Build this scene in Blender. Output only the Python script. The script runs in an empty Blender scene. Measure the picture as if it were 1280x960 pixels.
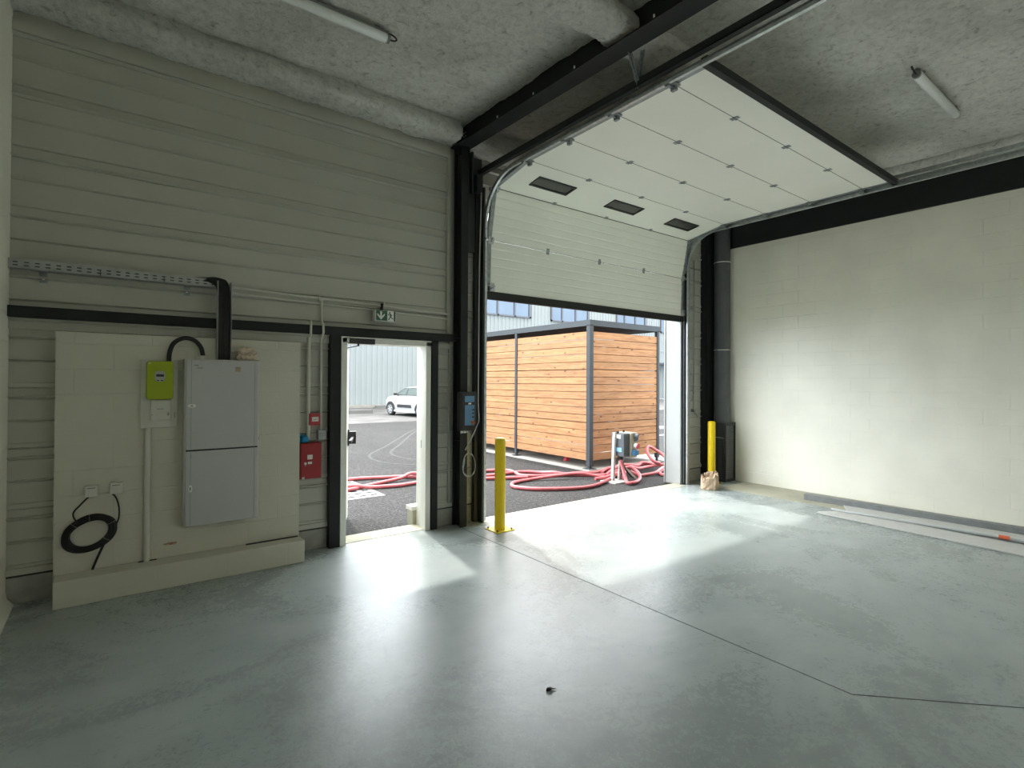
import bpy, bmesh, math, random
from mathutils import Vector, Matrix, noise
random.seed(7)
sc = bpy.context.scene
COL = sc.collection
PI = math.pi

# ------------------------------------------------------------------ materials
def lin(c):
    return tuple((v / 255 / 12.92 if v / 255 <= .04045 else ((v / 255 + .055) / 1.055) ** 2.4) for v in c)

def new_mat(name):
    m = bpy.data.materials.new(name); m.use_nodes = True
    nt = m.node_tree
    return m, nt, nt.nodes['Principled BSDF']

def nd(nt, t, **kw):
    n = nt.nodes.new(t)
    for k, v in kw.items():
        if k in n.inputs: n.inputs[k].default_value = v
        else: setattr(n, k, v)
    return n

def ramp(nt, fac, stops):
    r = nt.nodes.new('ShaderNodeValToRGB')
    el = r.color_ramp.elements
    while len(el) < len(stops): el.new(.5)
    for e, (p, c) in zip(el, stops):
        e.position = p; e.color = (*c, 1) if len(c) == 3 else c
    nt.links.new(fac, r.inputs[0])
    return r.outputs[0]

def mat(name, col, rough=.5, metal=0., var=.06, scale=6., bump=0., bscale=30., spec=.5, dist=.002):
    """plain paint, plastic or metal with a faint noise variation"""
    m, nt, b = new_mat(name)
    co = nd(nt, 'ShaderNodeTexCoord').outputs['Object']
    n = nd(nt, 'ShaderNodeTexNoise', Scale=scale, Detail=4.0)
    nt.links.new(co, n.inputs['Vector'])
    lo = tuple(max(0, v * (1 - var)) for v in col); hi = tuple(min(1, v * (1 + var)) for v in col)
    nt.links.new(ramp(nt, n.outputs[0], [(.3, lo), (.7, hi)]), b.inputs['Base Color'])
    b.inputs['Roughness'].default_value = rough
    b.inputs['Metallic'].default_value = metal
    b.inputs['Specular IOR Level'].default_value = spec
    if bump:
        n2 = nd(nt, 'ShaderNodeTexNoise', Scale=bscale, Detail=5.0)
        nt.links.new(co, n2.inputs['Vector'])
        bp = nd(nt, 'ShaderNodeBump', Strength=bump, Distance=dist)
        nt.links.new(n2.outputs[0], bp.inputs['Height'])
        nt.links.new(bp.outputs[0], b.inputs['Normal'])
    return m

M = {}
M['cladding'] = mat('interior cladding paint', (.455, .455, .405), .45, var=.03, scale=3)
M['white_frame'] = mat('white door frame paint', (.74, .75, .70), .4, var=.02)
M['plinth'] = mat('concrete plinth', (.33, .33, .30), .85, var=.15, scale=9, bump=.3)
M['black_steel'] = mat('anthracite steel paint', (.017, .0195, .020), .55, var=.15, spec=.25)
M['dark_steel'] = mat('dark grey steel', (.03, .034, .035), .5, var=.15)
M['galv'] = mat('galvanised steel', (.50, .53, .54), .38, metal=.85, var=.2, scale=25)
M['galv_dark'] = mat('dull galvanised steel', (.30, .33, .34), .5, metal=.5, var=.2, scale=20)
M['tray'] = mat('cable tray zinc', (.36, .375, .37), .5, metal=.3, var=.12, scale=15)
M['panel_white'] = mat('sectional door enamel', (.91, .92, .845), .42, var=.015, scale=2, bump=.08, bscale=120, dist=.001)
M['rubber'] = mat('black rubber', (.012, .012, .012), .7)
M['pane_smoke'] = mat('smoked acrylic', (.07, .075, .07), .12, var=.1)
M['yellow'] = mat('bollard yellow paint', (.78, .56, .0), .38, var=.05)
M['bolt'] = mat('dark bolt steel', (.08, .07, .06), .5, metal=.5)
M['bolt_bright'] = mat('bright bolt steel', (.85, .85, .82), .3, metal=.6)
M['cabinet'] = mat('cabinet pale grey enamel', (.46, .465, .47), .4, var=.02)
M['cabinet_edge'] = mat('cabinet off white plastic', (.50, .50, .47), .45, var=.02)
M['dark_line'] = mat('dark seams and shade', (.03, .03, .03), .7)
M['lime'] = mat('lime green plastic', (.31, .385, .003), .45, var=.06)
M['white_pvc'] = mat('white plastic', (.58, .58, .52), .4, var=.03)
M['lcd'] = mat('grey display', (.42, .44, .42), .3)
M['black_plastic'] = mat('black plastic', (.012, .012, .013), .45)
M['black_cable'] = mat('black cable sheath', (.008, .008, .008), .5)
M['white_cable'] = mat('pale grey cable sheath', (.36, .36, .34), .5)
M['tie'] = mat('pale cable tie', (.35, .36, .34), .5)
M['red_paint'] = mat('red enamel', (.29, .008, .014), .4)
M['red_plastic'] = mat('red plastic', (.40, .03, .04), .4)
M['blue_film'] = mat('blue plastic film', (.0, .22, .48), .35, var=.3, scale=18)
M['label_white'] = mat('white label', (.75, .75, .72), .5, var=.08, scale=60)
M['label_grey'] = mat('grey print', (.25, .25, .24), .6)
M['green_sign'] = mat('safety green', (.0, .085, .035), .35, var=.03)
M['sign_white'] = mat('sign white', (.72, .76, .72), .35)
M['sign_black'] = mat('pictogram dark', (.01, .02, .015), .4)
M['sign_edge'] = mat('sign housing pale', (.6, .62, .58), .35)
M['blue_panel'] = mat('blue keypad film', (.10, .24, .42), .3, var=.05)
M['blue_light'] = mat('light blue label', (.22, .48, .78), .35)
M['amber'] = mat('orange red knob', (.5, .12, .03), .4)
M['diffuser'] = mat('frosted tube diffuser', (.76, .78, .78), .25, var=.02)
M['lamp_body'] = mat('lamp grey body', (.22, .23, .22), .5)
M['cloth'] = mat('dusty cream rag', (.55, .46, .36), .9, var=.35, scale=22, bump=.5, bscale=60)
M['wood_plank'] = mat('white faced board', (.58, .58, .55), .6, var=.04, scale=5)
M['plank_edge'] = mat('board core', (.38, .33, .27), .9)
M['grey_profile'] = mat('grey steel profile', (.19, .20, .20), .5, var=.12, scale=14)
M['tube_white'] = mat('pale aluminium tube', (.62, .64, .64), .4, metal=.3)
M['orange'] = mat('orange tape', (.75, .16, .07), .5)
M['hose'] = mat('pink red hose', (.42, .095, .105), .5, var=.1, scale=10)
M['post_grey'] = mat('blue grey post paint', (.034, .041, .046), .5, var=.06, spec=.3)
M['roof_dark'] = mat('dark shelter roof deck', (.05, .052, .06), .6)
M['beige_box'] = mat('beige plastic box', (.36, .33, .26), .45)
M['dark_box'] = mat('dark grey box', (.07, .08, .09), .4)
M['white_paint'] = mat('white painted steel', (.50, .485, .45), .45)
M['blue_socket'] = mat('blue socket cap', (.03, .16, .34), .4)
M['red_socket'] = mat('red socket ring', (.55, .03, .05), .4)
M['slab'] = mat('pale concrete slab', (.30, .285, .25), .9, var=.1, scale=3, bump=.2)
M['pipe'] = mat('grey downpipe', (.085, .092, .10), .42, var=.12, scale=5)
M['mesh_steel'] = mat('black guard steel', (.03, .033, .034), .5)
M['mesh_hole'] = mat('guard openings', (.55, .56, .53), .7)
M['car_white'] = mat('white car paint', (.46, .47, .485), .22, var=.01)
M['car_glass'] = mat('car glass', (.10, .125, .12), .06)
M['car_black'] = mat('black car plastic', (.03, .032, .034), .5)
M['tyre'] = mat('tyre rubber', (.02, .02, .02), .8)
M['rim'] = mat('silver wheel', (.62, .63, .65), .3, metal=.6)
M['facade'] = mat('pale corrugated facade', (.295, .325, .32), .5, var=.03, scale=.6)
M['win_frame'] = mat('grey window frame', (.13, .14, .16), .45)
M['win_glass'] = mat('sky-tinted window glass', (.165, .205, .25), .04, metal=.8, var=.12, scale=.35)  # blue tint stands in for the sky reflected in the panes
M['kerb_grey'] = mat('grey kerb', (.17, .17, .16), .8)
M['tyre_track'] = mat('tyre polished asphalt', (.041, .041, .040), .8, var=.2, scale=8, spec=.15)
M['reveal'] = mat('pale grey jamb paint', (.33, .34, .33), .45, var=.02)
M['marking'] = mat('road marking paint', (.45, .455, .45), .7, var=.06)
M['grate'] = mat('galvanised grating', (.26, .265, .26), .6, metal=.2)
M['brick_dust'] = mat('broken brick patch', (.34, .22, .16), .95, var=.6, scale=70)
M['saw_cut'] = mat('saw cut joint', (.06, .065, .065), .9)
M['scrap'] = mat('dark scrap', (.02, .02, .02), .6)

def block_wall(name, col, axes, strength=.35):
    """painted blockwork: brick texture only as relief, axes picks the two object axes"""
    m, nt, b = new_mat(name)
    co = nd(nt, 'ShaderNodeTexCoord').outputs['Object']
    sx = nt.nodes.new('ShaderNodeSeparateXYZ'); nt.links.new(co, sx.inputs[0])
    cb = nt.nodes.new('ShaderNodeCombineXYZ')
    nt.links.new(sx.outputs[axes[0]], cb.inputs[0]); nt.links.new(sx.outputs[axes[1]], cb.inputs[1])
    br = nt.nodes.new('ShaderNodeTexBrick')
    br.inputs['Scale'].default_value = 1; br.inputs['Mortar Size'].default_value = .006
    br.inputs['Mortar Smooth'].default_value = .6
    br.inputs['Brick Width'].default_value = .5; br.inputs['Row Height'].default_value = .2
    nt.links.new(cb.outputs[0], br.inputs['Vector'])
    n = nd(nt, 'ShaderNodeTexNoise', Scale=1.6, Detail=5.0); nt.links.new(co, n.inputs['Vector'])
    n2 = nd(nt, 'ShaderNodeTexNoise', Scale=28.0, Detail=6.0); nt.links.new(co, n2.inputs['Vector'])
    lo = tuple(v * .94 for v in col); hi = tuple(min(1, v * 1.04) for v in col)
    nt.links.new(ramp(nt, n.outputs[0], [(.3, lo), (.7, hi)]), b.inputs['Base Color'])
    # joints only show here and there under the paint
    n3 = nd(nt, 'ShaderNodeTexNoise', Scale=1.1, Detail=2.0); nt.links.new(co, n3.inputs['Vector'])
    msk = ramp(nt, n3.outputs[0], [(.40, (.06, .06, .06)), (.60, (1, 1, 1))])
    mu = nd(nt, 'ShaderNodeMath', operation='MULTIPLY')
    nt.links.new(br.outputs['Fac'], mu.inputs[0]); nt.links.new(msk, mu.inputs[1])
    sc_ = nd(nt, 'ShaderNodeMath', operation='MULTIPLY'); sc_.inputs[1].default_value = -1
    nt.links.new(mu.outputs[0], sc_.inputs[0])
    ad = nd(nt, 'ShaderNodeMath', operation='MULTIPLY_ADD'); ad.inputs[1].default_value = .30
    nt.links.new(n2.outputs[0], ad.inputs[0]); nt.links.new(sc_.outputs[0], ad.inputs[2])
    bp = nd(nt, 'ShaderNodeBump', Strength=strength * 1.15, Distance=.016)
    nt.links.new(ad.outputs[0], bp.inputs['Height']); nt.links.new(bp.outputs[0], b.inputs['Normal'])
    b.inputs['Roughness'].default_value = .55
    return m
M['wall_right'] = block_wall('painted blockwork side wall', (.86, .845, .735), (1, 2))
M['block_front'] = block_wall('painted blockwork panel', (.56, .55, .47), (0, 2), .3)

def floor_mat():
    m, nt, b = new_mat('power floated concrete')
    L = nt.links.new
    co = nd(nt, 'ShaderNodeTexCoord').outputs['Object']
    def noise_(scale, detail, rough, dist):
        n = nd(nt, 'ShaderNodeTexNoise', Scale=scale, Detail=detail, Roughness=rough, Distortion=dist); L(co, n.inputs['Vector']); return n.outputs[0]
    def mulc(a, c, f=1.):
        mx = nd(nt, 'ShaderNodeMix', data_type='RGBA', blend_type='MULTIPLY'); mx.inputs[0].default_value = f
        L(a, mx.inputs[6]); L(c, mx.inputs[7]); return mx.outputs[2]
    big = noise_(.7, 6., .6, .8); mid = noise_(2.6, 9., .62, .5); fine = noise_(22., 8., .7, .6)
    crk = noise_(24., 12., .80, 1.2)
    # trowel sweeps: long soft streaks
    mp = nt.nodes.new('ShaderNodeMapping'); mp.inputs['Scale'].default_value = (1.2, 4.5, 1.); mp.inputs['Rotation'].default_value = (0, 0, .5); L(co, mp.inputs[0])
    sw = nd(nt, 'ShaderNodeTexNoise', Scale=1.6, Detail=8.0, Roughness=.66, Distortion=.4); L(mp.outputs[0], sw.inputs['Vector'])
    col = ramp(nt, big, [(.28, (.25, .280, .275)), (.52, (.335, .378, .374)), (.74, (.42, .455, .445))])
    col = mulc(col, ramp(nt, mid, [(.25, (.88, .89, .89)), (.75, (1.10, 1.10, 1.09))]))
    col = mulc(col, ramp(nt, sw.outputs[0], [(.25, (.93, .935, .94)), (.75, (1.06, 1.06, 1.05))]))
    # a few dusty pale scuffs and dark specks
    col = mulc(col, ramp(nt, fine, [(.22, (.85, .85, .85)), (.40, (1, 1, 1)), (.60, (1, 1, 1)), (.78, (1.10, 1.10, 1.08))]))
    L(col, b.inputs['Base Color'])
    rg = nd(nt, 'ShaderNodeMath', operation='MULTIPLY'); L(crk, rg.inputs[0]); L(big, rg.inputs[1])
    L(ramp(nt, rg.outputs[0], [(.10, (.22,) * 3), (.42, (.36,) * 3)]), b.inputs['Roughness'])
    bp = nd(nt, 'ShaderNodeBump', Strength=.55, Distance=.002); L(crk, bp.inputs['Height'])
    bp2 = nd(nt, 'ShaderNodeBump', Strength=.15, Distance=.003); L(noise_(60., 6., .7, .3), bp2.inputs['Height']); L(bp.outputs[0], bp2.inputs['Normal'])
    L(bp2.outputs[0], b.inputs['Normal'])
    b.inputs['Specular IOR Level'].default_value = .32
    return m
M['floor'] = floor_mat()
M['raw_concrete'] = mat('unpolished concrete edge', (.40, .39, .30), .85, var=.10, scale=4, bump=.2)

def spray_mat():
    m, nt, b = new_mat('sprayed fibre insulation')
    co = nd(nt, 'ShaderNodeTexCoord').outputs['Object']
    n = nd(nt, 'ShaderNodeTexNoise', Scale=1.3, Detail=4.0); nt.links.new(co, n.inputs['Vector'])
    n2 = nd(nt, 'ShaderNodeTexNoise', Scale=15.0, Detail=10.0, Roughness=.72, Distortion=.7); nt.links.new(co, n2.inputs['Vector'])
    c1 = ramp(nt, n.outputs[0], [(.35, (.80, .80, .75)), (.6, (.97, .97, .92))])
    c2 = ramp(nt, n2.outputs[0], [(.30, (.45, .45, .44)), (.41, (.86, .86, .86)), (.50, (.97, .97, .97)), (.62, (1.06, 1.06, 1.06))])
    mx = nd(nt, 'ShaderNodeMix', data_type='RGBA', blend_type='MULTIPLY'); mx.inputs[0].default_value = 1
    nt.links.new(c1, mx.inputs[6]); nt.links.new(c2, mx.inputs[7])
    nt.links.new(mx.outputs[2], b.inputs['Base Color'])
    n3 = nd(nt, 'ShaderNodeTexNoise', Scale=20.0, Detail=9.0, Roughness=.75); nt.links.new(co, n3.inputs['Vector'])
    bp = nd(nt, 'ShaderNodeBump', Strength=1.0, Distance=.05)
    nt.links.new(n3.outputs[0], bp.inputs['Height']); nt.links.new(bp.outputs[0], b.inputs['Normal'])
    b.inputs['Roughness'].default_value = .95; b.inputs['Specular IOR Level'].default_value = .1
    return m
M['spray'] = spray_mat()

def asphalt_mat():
    m, nt, b = new_mat('asphalt')
    co = nd(nt, 'ShaderNodeTexCoord').outputs['Object']
    n = nd(nt, 'ShaderNodeTexNoise', Scale=34.0, Detail=5.0, Roughness=.9); nt.links.new(co, n.inputs['Vector'])
    n2 = nd(nt, 'ShaderNodeTexNoise', Scale=.5, Detail=5.0); nt.links.new(co, n2.inputs['Vector'])
    c1 = ramp(nt, n.outputs[0], [(.36, (.010, .010, .011)), (.52, (.036, .036, .036)), (.66, (.115, .115, .111))])
    c2 = ramp(nt, n2.outputs[0], [(.3, (.72, .72, .72)), (.7, (1.0, .98, .96))])
    mx = nd(nt, 'ShaderNodeMix', data_type='RGBA', blend_type='MULTIPLY'); mx.inputs[0].default_value = 1
    nt.links.new(c1, mx.inputs[6]); nt.links.new(c2, mx.inputs[7])
    nt.links.new(mx.outputs[2], b.inputs['Base Color'])
    bp = nd(nt, 'ShaderNodeBump', Strength=.6, Distance=.01)
    nt.links.new(n.outputs[0], bp.inputs['Height']); nt.links.new(bp.outputs[0], b.inputs['Normal'])
    b.inputs['Roughness'].default_value = .9; b.inputs['Specular IOR Level'].default_value = .15
    return m
M['asphalt'] = asphalt_mat()
M['asphalt_pale'] = mat('worn pale asphalt', (.105, .104, .100), .9, var=.2, scale=1.2, bump=.2, spec=.1)

def wood_mat(name, axes):
    m, nt, b = new_mat(name)
    co = nd(nt, 'ShaderNodeTexCoord').outputs['Object']
    mp = nt.nodes.new('ShaderNodeMapping'); nt.links.new(co, mp.inputs[0])
    s = [14., 14., 14.]; s[axes[0]] = 1.3; mp.inputs['Scale'].default_value = s
    n = nd(nt, 'ShaderNodeTexNoise', Scale=2.2, Detail=6.0, Distortion=.9); nt.links.new(mp.outputs[0], n.inputs['Vector'])
    mp2 = nt.nodes.new('ShaderNodeMapping'); nt.links.new(co, mp2.inputs[0])
    s2 = [1., 1., 1.]; s2[2] = 6.9; s2[axes[0]] = .3; s2[axes[1]] = 0; mp2.inputs['Scale'].default_value = s2
    wn = nt.nodes.new('ShaderNodeTexNoise'); wn.inputs['Scale'].default_value = 1.0; nt.links.new(mp2.outputs[0], wn.inputs['Vector'])
    c1 = ramp(nt, n.outputs[0], [(.30, (.235, .10, .036)), (.5, (.335, .165, .066)), (.7, (.385, .20, .09))])
    c2 = ramp(nt, wn.outputs[0], [(.35, (.82, .82, .80)), (.65, (1.08, 1.05, 1.0))])
    mx = nd(nt, 'ShaderNodeMix', data_type='RGBA', blend_type='MULTIPLY'); mx.inputs[0].default_value = 1
    nt.links.new(c1, mx.inputs[6]); nt.links.new(c2, mx.inputs[7])
    vo = nt.nodes.new('ShaderNodeTexVoronoi'); vo.inputs['Scale'].default_value = 1.0
    mp3 = nt.nodes.new('ShaderNodeMapping'); nt.links.new(co, mp3.inputs[0])
    s3 = [5.5, 5.5, 6.7]; s3[axes[1]] = 0; s3[axes[0]] = 3.4; mp3.inputs['Scale'].default_value = s3
    nt.links.new(mp3.outputs[0], vo.inputs['Vector'])
    kn = ramp(nt, vo.outputs['Distance'], [(.07, (.26, .16, .10)), (.15, (1, 1, 1))])
    mx2 = nd(nt, 'ShaderNodeMix', data_type='RGBA', blend_type='MULTIPLY'); mx2.inputs[0].default_value = 1
    nt.links.new(mx.outputs[2], mx2.inputs[6]); nt.links.new(kn, mx2.inputs[7])
    nt.links.new(mx2.outputs[2], b.inputs['Base Color'])
    b.inputs['Roughness'].default_value = .65
    return m
M['larch_y'] = wood_mat('larch boards along yard', (1, 0))
M['larch_x'] = wood_mat('larch boards across yard', (0, 1))
M['paper'] = mat('brown kraft paper', (.42, .31, .21), .8, var=.18, scale=14, bump=.4, bscale=40)

# ------------------------------------------------------------------ geometry helpers
class MB:
    """collects faces, then links them as ONE mesh object"""
    def __init__(s): s.v = []; s.f = []; s.mi = []; s.cur = 0; s.sm = []; s.smooth = False
    def use(s, i): s.cur = i; return s
    def add(s, vs, fs):
        o = len(s.v); s.v += [tuple(v) for v in vs]
        for f in fs: s.f.append([i + o for i in f]); s.mi.append(s.cur); s.sm.append(s.smooth)
        return s
    def box(s, x0, x1, y0, y1, z0, z1):
        vs = [(x, y, z) for z in (z0, z1) for y in (y0, y1) for x in (x0, x1)]
        return s.add(vs, [(0, 2, 3, 1), (4, 5, 7, 6), (0, 1, 5, 4), (2, 6, 7, 3), (0, 4, 6, 2), (1, 3, 7, 5)])
    def obox(s, c, d, mtx):
        vs = [Vector(c) + mtx @ Vector((x * d[0] / 2, y * d[1] / 2, z * d[2] / 2)) for z in (-1, 1) for y in (-1, 1) for x in (-1, 1)]
        return s.add(vs, [(0, 2, 3, 1), (4, 5, 7, 6), (0, 1, 5, 4), (2, 6, 7, 3), (0, 4, 6, 2), (1, 3, 7, 5)])
    def bar(s, p0, p1, w, h, up=(0, 0, 1)):
        p0, p1 = Vector(p0), Vector(p1); d = (p1 - p0); L = d.length; d.normalize()
        r = d.cross(Vector(up)).normalized(); u = r.cross(d)
        return s.obox((p0 + p1) / 2, (L, w, h), Matrix((d, r, u)).transposed())
    def prism(s, pts, axis, a, b):
        """closed 2-D outline pts extruded along an axis from a to b"""
        n = len(pts)
        def P(p, t): return {0: (t, p[0], p[1]), 1: (p[0], t, p[1]), 2: (p[0], p[1], t)}[axis]
        vs = [P(p, a) for p in pts] + [P(p, b) for p in pts]
        return s.add(vs, [tuple(range(n))[::-1], tuple(range(n, 2 * n))] + [(i, (i + 1) % n, n + (i + 1) % n, n + i) for i in range(n)])
    def strip(s, pts, axis, a, b):
        """open 2-D polyline extruded along an axis"""
        n = len(pts)
        def P(p, t): return {0: (t, p[0], p[1]), 1: (p[0], t, p[1]), 2: (p[0], p[1], t)}[axis]
        return s.add([P(p, a) for p in pts] + [P(p, b) for p in pts], [(i, i + 1, n + i + 1, n + i) for i in range(n - 1)])
    def tube(s, pts, r, seg=10, closed=False, rz=None):
        pts = [Vector(p) for p in pts]; n = len(pts); sm = s.smooth; s.smooth = True
        T = []
        for i in range(n):
            a = pts[i - 1] if (i or closed) else pts[i]; c = pts[(i + 1) % n] if (i < n - 1 or closed) else pts[i]
            T.append((c - a).normalized())
        up = Vector((0, 0, 1)) if abs(T[0].z) < .9 else Vector((1, 0, 0))
        R = (up - T[0] * up.dot(T[0])).normalized(); vs = []
        for i in range(n):
            R = (R - T[i] * R.dot(T[i])).normalized(); B = T[i].cross(R)
            rr = r[i] if isinstance(r, (list, tuple)) else r
            for k in range(seg):
                a = 2 * PI * k / seg
                vs.append(pts[i] + (R * math.cos(a) + B * math.sin(a)) * rr)
        fs = []
        for i in range(n if closed else n - 1):
            j = (i + 1) % n
            for k in range(seg): fs.append((i * seg + k, i * seg + (k + 1) % seg, j * seg + (k + 1) % seg, j * seg + k))
        s.add(vs, fs); s.smooth = sm
        if not closed: s.add(vs[:seg], [tuple(range(seg))[::-1]]); s.add(vs[-seg:], [tuple(range(seg))])
        return s
    def cyl(s, p0, p1, r, seg=16): return s.tube([p0, p1], r, seg)
    def lathe(s, c, prof, seg=24):
        """(radius, z) profile turned about a vertical axis at c"""
        vs = [(c[0] + r * math.cos(2 * PI * k / seg), c[1] + r * math.sin(2 * PI * k / seg), c[2] + z) for r, z in prof for k in range(seg)]
        fs = [(i * seg + k, i * seg + (k + 1) % seg, (i + 1) * seg + (k + 1) % seg, (i + 1) * seg + k) for i in range(len(prof) - 1) for k in range(seg)]
        sm = s.smooth; s.smooth = True; s.add(vs, fs); s.smooth = sm
        return s
    def build(s, name, mats, parent=None, bevel=0., origin=None, label=None):
        me = bpy.data.meshes.new(name)
        xs = [v[0] for v in s.v]; ys = [v[1] for v in s.v]; zs = [v[2] for v in s.v]
        if parent is not None: o0 = wloc(parent)
        else: o0 = Vector(origin) if origin else Vector(((min(xs) + max(xs)) / 2, (min(ys) + max(ys)) / 2, min(zs)))
        me.from_pydata([(v[0] - o0.x, v[1] - o0.y, v[2] - o0.z) for v in s.v], [], s.f)
        if isinstance(mats, str): mats = [mats]
        for k in mats: me.materials.append(M[k])
        me.polygons.foreach_set('material_index', s.mi)
        me.polygons.foreach_set('use_smooth', s.sm)
        bm = bmesh.new(); bm.from_mesh(me); bmesh.ops.recalc_face_normals(bm, faces=bm.faces); bm.to_mesh(me); bm.free()
        me.update()
        ob = bpy.data.objects.new(name, me); COL.objects.link(ob)
        if parent is not None: ob.parent = parent
        else: ob.location = o0
        if bevel:
            md = ob.modifiers.new('edge', 'BEVEL'); md.width = bevel; md.segments = 2; md.limit_method = 'ANGLE'
        if label: ob['label'] = label
        return ob

def wloc(o):
    v = Vector((0, 0, 0))
    while o is not None: v = v + Vector(o.location); o = o.parent
    return v

def tag(o, label, cat, group=None, kind=None):
    o['label'] = label; o['category'] = cat
    if group: o['group'] = group
    if kind: o['kind'] = kind
    return o

def thing(name, loc, label, cat, group=None, kind=None):
    o = bpy.data.objects.new(name, None); o.empty_display_size = .1; COL.objects.link(o)
    o.location = loc
    return tag(o, label, cat, group, kind)

def dup(root, loc, label, group=None):
    r = root.copy(); COL.objects.link(r); r.location = loc; r['label'] = label
    if group: r['group'] = group
    for ch in list(root.children):
        c = ch.copy(); COL.objects.link(c); c.parent = r
        for g in list(ch.children):
            d = g.copy(); COL.objects.link(d); d.parent = c
    return r

def spline(pts, n=8, closed=False):
    """Catmull-Rom through pts"""
    P = [Vector(p) for p in pts]; out = []; N = len(P)
    for i in range(N if closed else N - 1):
        if closed: a, b, c, d = P[i - 1], P[i], P[(i + 1) % N], P[(i + 2) % N]
        else: a, b, c, d = P[max(i - 1, 0)], P[i], P[i + 1], P[min(i + 2, N - 1)]
        for k in range(n):
            t = k / n
            out.append(.5 * ((2 * b) + (c - a) * t + (2 * a - 5 * b + 4 * c - d) * t * t + (3 * b - a - 3 * c + d) * t ** 3))
    if not closed: out.append(P[-1])
    return out

# ------------------------------------------------------------------ room dimensions (metres)
XL, XR, YF, YB = -.645, 8.73, 5.52, -5.5      # left wall, right wall, front cladding face, rear wall
def ceil_z(y): return 4.74 + .022 * (y - 5.4)

S = 'structure'
# floor with a lip into the pedestrian doorway
b = MB()
b.box(XL, XR, YB, 5.53, -.25, 0)
b.box(1.93, 2.92, 5.53, 5.77, -.25, 0)
tag(b.build('floor', 'floor', origin=(0, 0, 0)), 'polished grey concrete floor of the empty unit', 'floor', kind=S)
b = MB()
b.prism([(3.62, 5.27), (7.60, 5.27), (7.60, 5.53), (3.62, 5.53)], 2, 0, .003)
tag(b.build('trim_1', 'raw_concrete'), 'pale unpolished concrete strip along the wide door opening', 'threshold', kind=S)
b = MB(); b.prism([(1.96, 5.50), (2.90, 5.50), (2.92, 5.77), (1.95, 5.77)], 2, 0, .004)
tag(b.build('trim_2', 'raw_concrete'), 'pale concrete sill in the pedestrian doorway', 'threshold', kind=S)
b = MB(); b.prism([(7.90, 4.88), (8.73, 4.88), (8.73, -1.5), (7.86, -1.5)], 2, 0, .004)
tag(b.build('trim_3', 'raw_concrete'), 'pale rough concrete strip along the foot of the right wall', 'floor strip', kind=S)
b = MB()
jt = [(3.257, 5.27), (3.262, 3.2), (3.273, 1.211), (3.876, .615), (5.6, -1.08)]
for a, c in zip(jt, jt[1:]): b.bar((*a, .0006), (*c, .0006), .007, .0016)
tag(b.build('trim_4', 'saw_cut'), 'thin dark saw-cut joint running across the concrete floor', 'floor joint', kind=S)

SKX0, SKX1, SKY0, SKY1 = 4.2, 7.6, -4.1, -2.1     # unseen ceiling opening behind the camera, added to brighten the room
# ceiling: sprayed sheet, gently sloping, with soft lumps
b = MB(); b.smooth = True
nx, ny = 220, 260
vs = []
for j in range(ny + 1):
    for i in range(nx + 1):
        x = XL - .05 + (XR - XL + .1) * i / nx; y = YB + (YF + .1 - YB) * j / ny
        vs.append((x, y, ceil_z(y) + .018 * noise.noise((x * 2.2, y * 2.2, 3)) + .010 * noise.noise((x * 7, y * 7, 9)) + .012 * noise.noise((x * 16, y * 16, 5))))
b.add(vs, [(j * (nx + 1) + i, j * (nx + 1) + i + 1, (j + 1) * (nx + 1) + i + 1, (j + 1) * (nx + 1) + i) for j in range(ny) for i in range(nx)
    if not (SKX0 < (vs[j * (nx + 1) + i][0] + vs[j * (nx + 1) + i + 1][0]) / 2 < SKX1 and SKY0 < (vs[j * (nx + 1) + i][1] + vs[(j + 1) * (nx + 1) + i][1]) / 2 < SKY1)])
b.smooth = False
for q in ((XL - .2, SKX0, YB - .2, YF + .3), (SKX1, XR + .2, YB - .2, YF + .3), (SKX0, SKX1, YB - .2, SKY0), (SKX0, SKX1, SKY1, YF + .3)): b.box(*q, 5.0, 5.1)
for q in ((SKX0 - .1, SKX0, SKY0 - .1, SKY1 + .1), (SKX1, SKX1 + .1, SKY0 - .1, SKY1 + .1), (SKX0, SKX1, SKY0 - .1, SKY0), (SKX0, SKX1, SKY1, SKY1 + .1)): b.box(*q, 4.50, 5.35)   # kerb around the added opening
tag(b.build('ceiling', 'spray', origin=(0, 0, 4.74)), 'rough grey ceiling of sprayed fibre insulation', 'ceiling', kind=S)

def lumpy(name, prof, x0, x1, axis, label, seed, amp=.02):
    """rounded beam casing covered in sprayed fibre, prof is an open outline (across, z)"""
    b = MB(); b.smooth = True
    n = max(2, int(abs(x1 - x0) / .025)); m = len(prof); vs = []
    for i in range(n + 1):
        t = x0 + (x1 - x0) * i / n
        for k, (u, z) in enumerate(prof):
            a = amp * (noise.noise((t * 3.1, k * .2 + seed, seed)) + .7 * noise.noise((t * 9, k * .4, seed + 4)) + .7 * noise.noise((t * 19, k * .8, seed)) + .6 * noise.noise((t * 38, k * 1.5, seed + 9)))
            ctr = (sum(p[0] for p in prof) / m, max(p[1] for p in prof))
            d = Vector((u - ctr[0], z - ctr[1])); L = d.length or 1
            u2, z2 = u + d.x / L * a, z + d.y / L * a
            vs.append((t, u2, z2) if axis == 0 else (u2, t, z2))
    b.add(vs, [(i * m + k, i * m + k + 1, (i + 1) * m + k + 1, (i + 1) * m + k) for i in range(n) for k in range(m - 1)])
    b.add(vs[:m], [tuple(range(m))]); b.add(vs[-m:], [tuple(range(m))])
    return tag(b.build(name, 'spray', origin=((x0 + x1) / 2 if axis == 0 else prof[0][0], prof[0][0] if axis == 0 else (x0 + x1) / 2, 4.5)), label, 'ceiling beam', kind=S)

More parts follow.
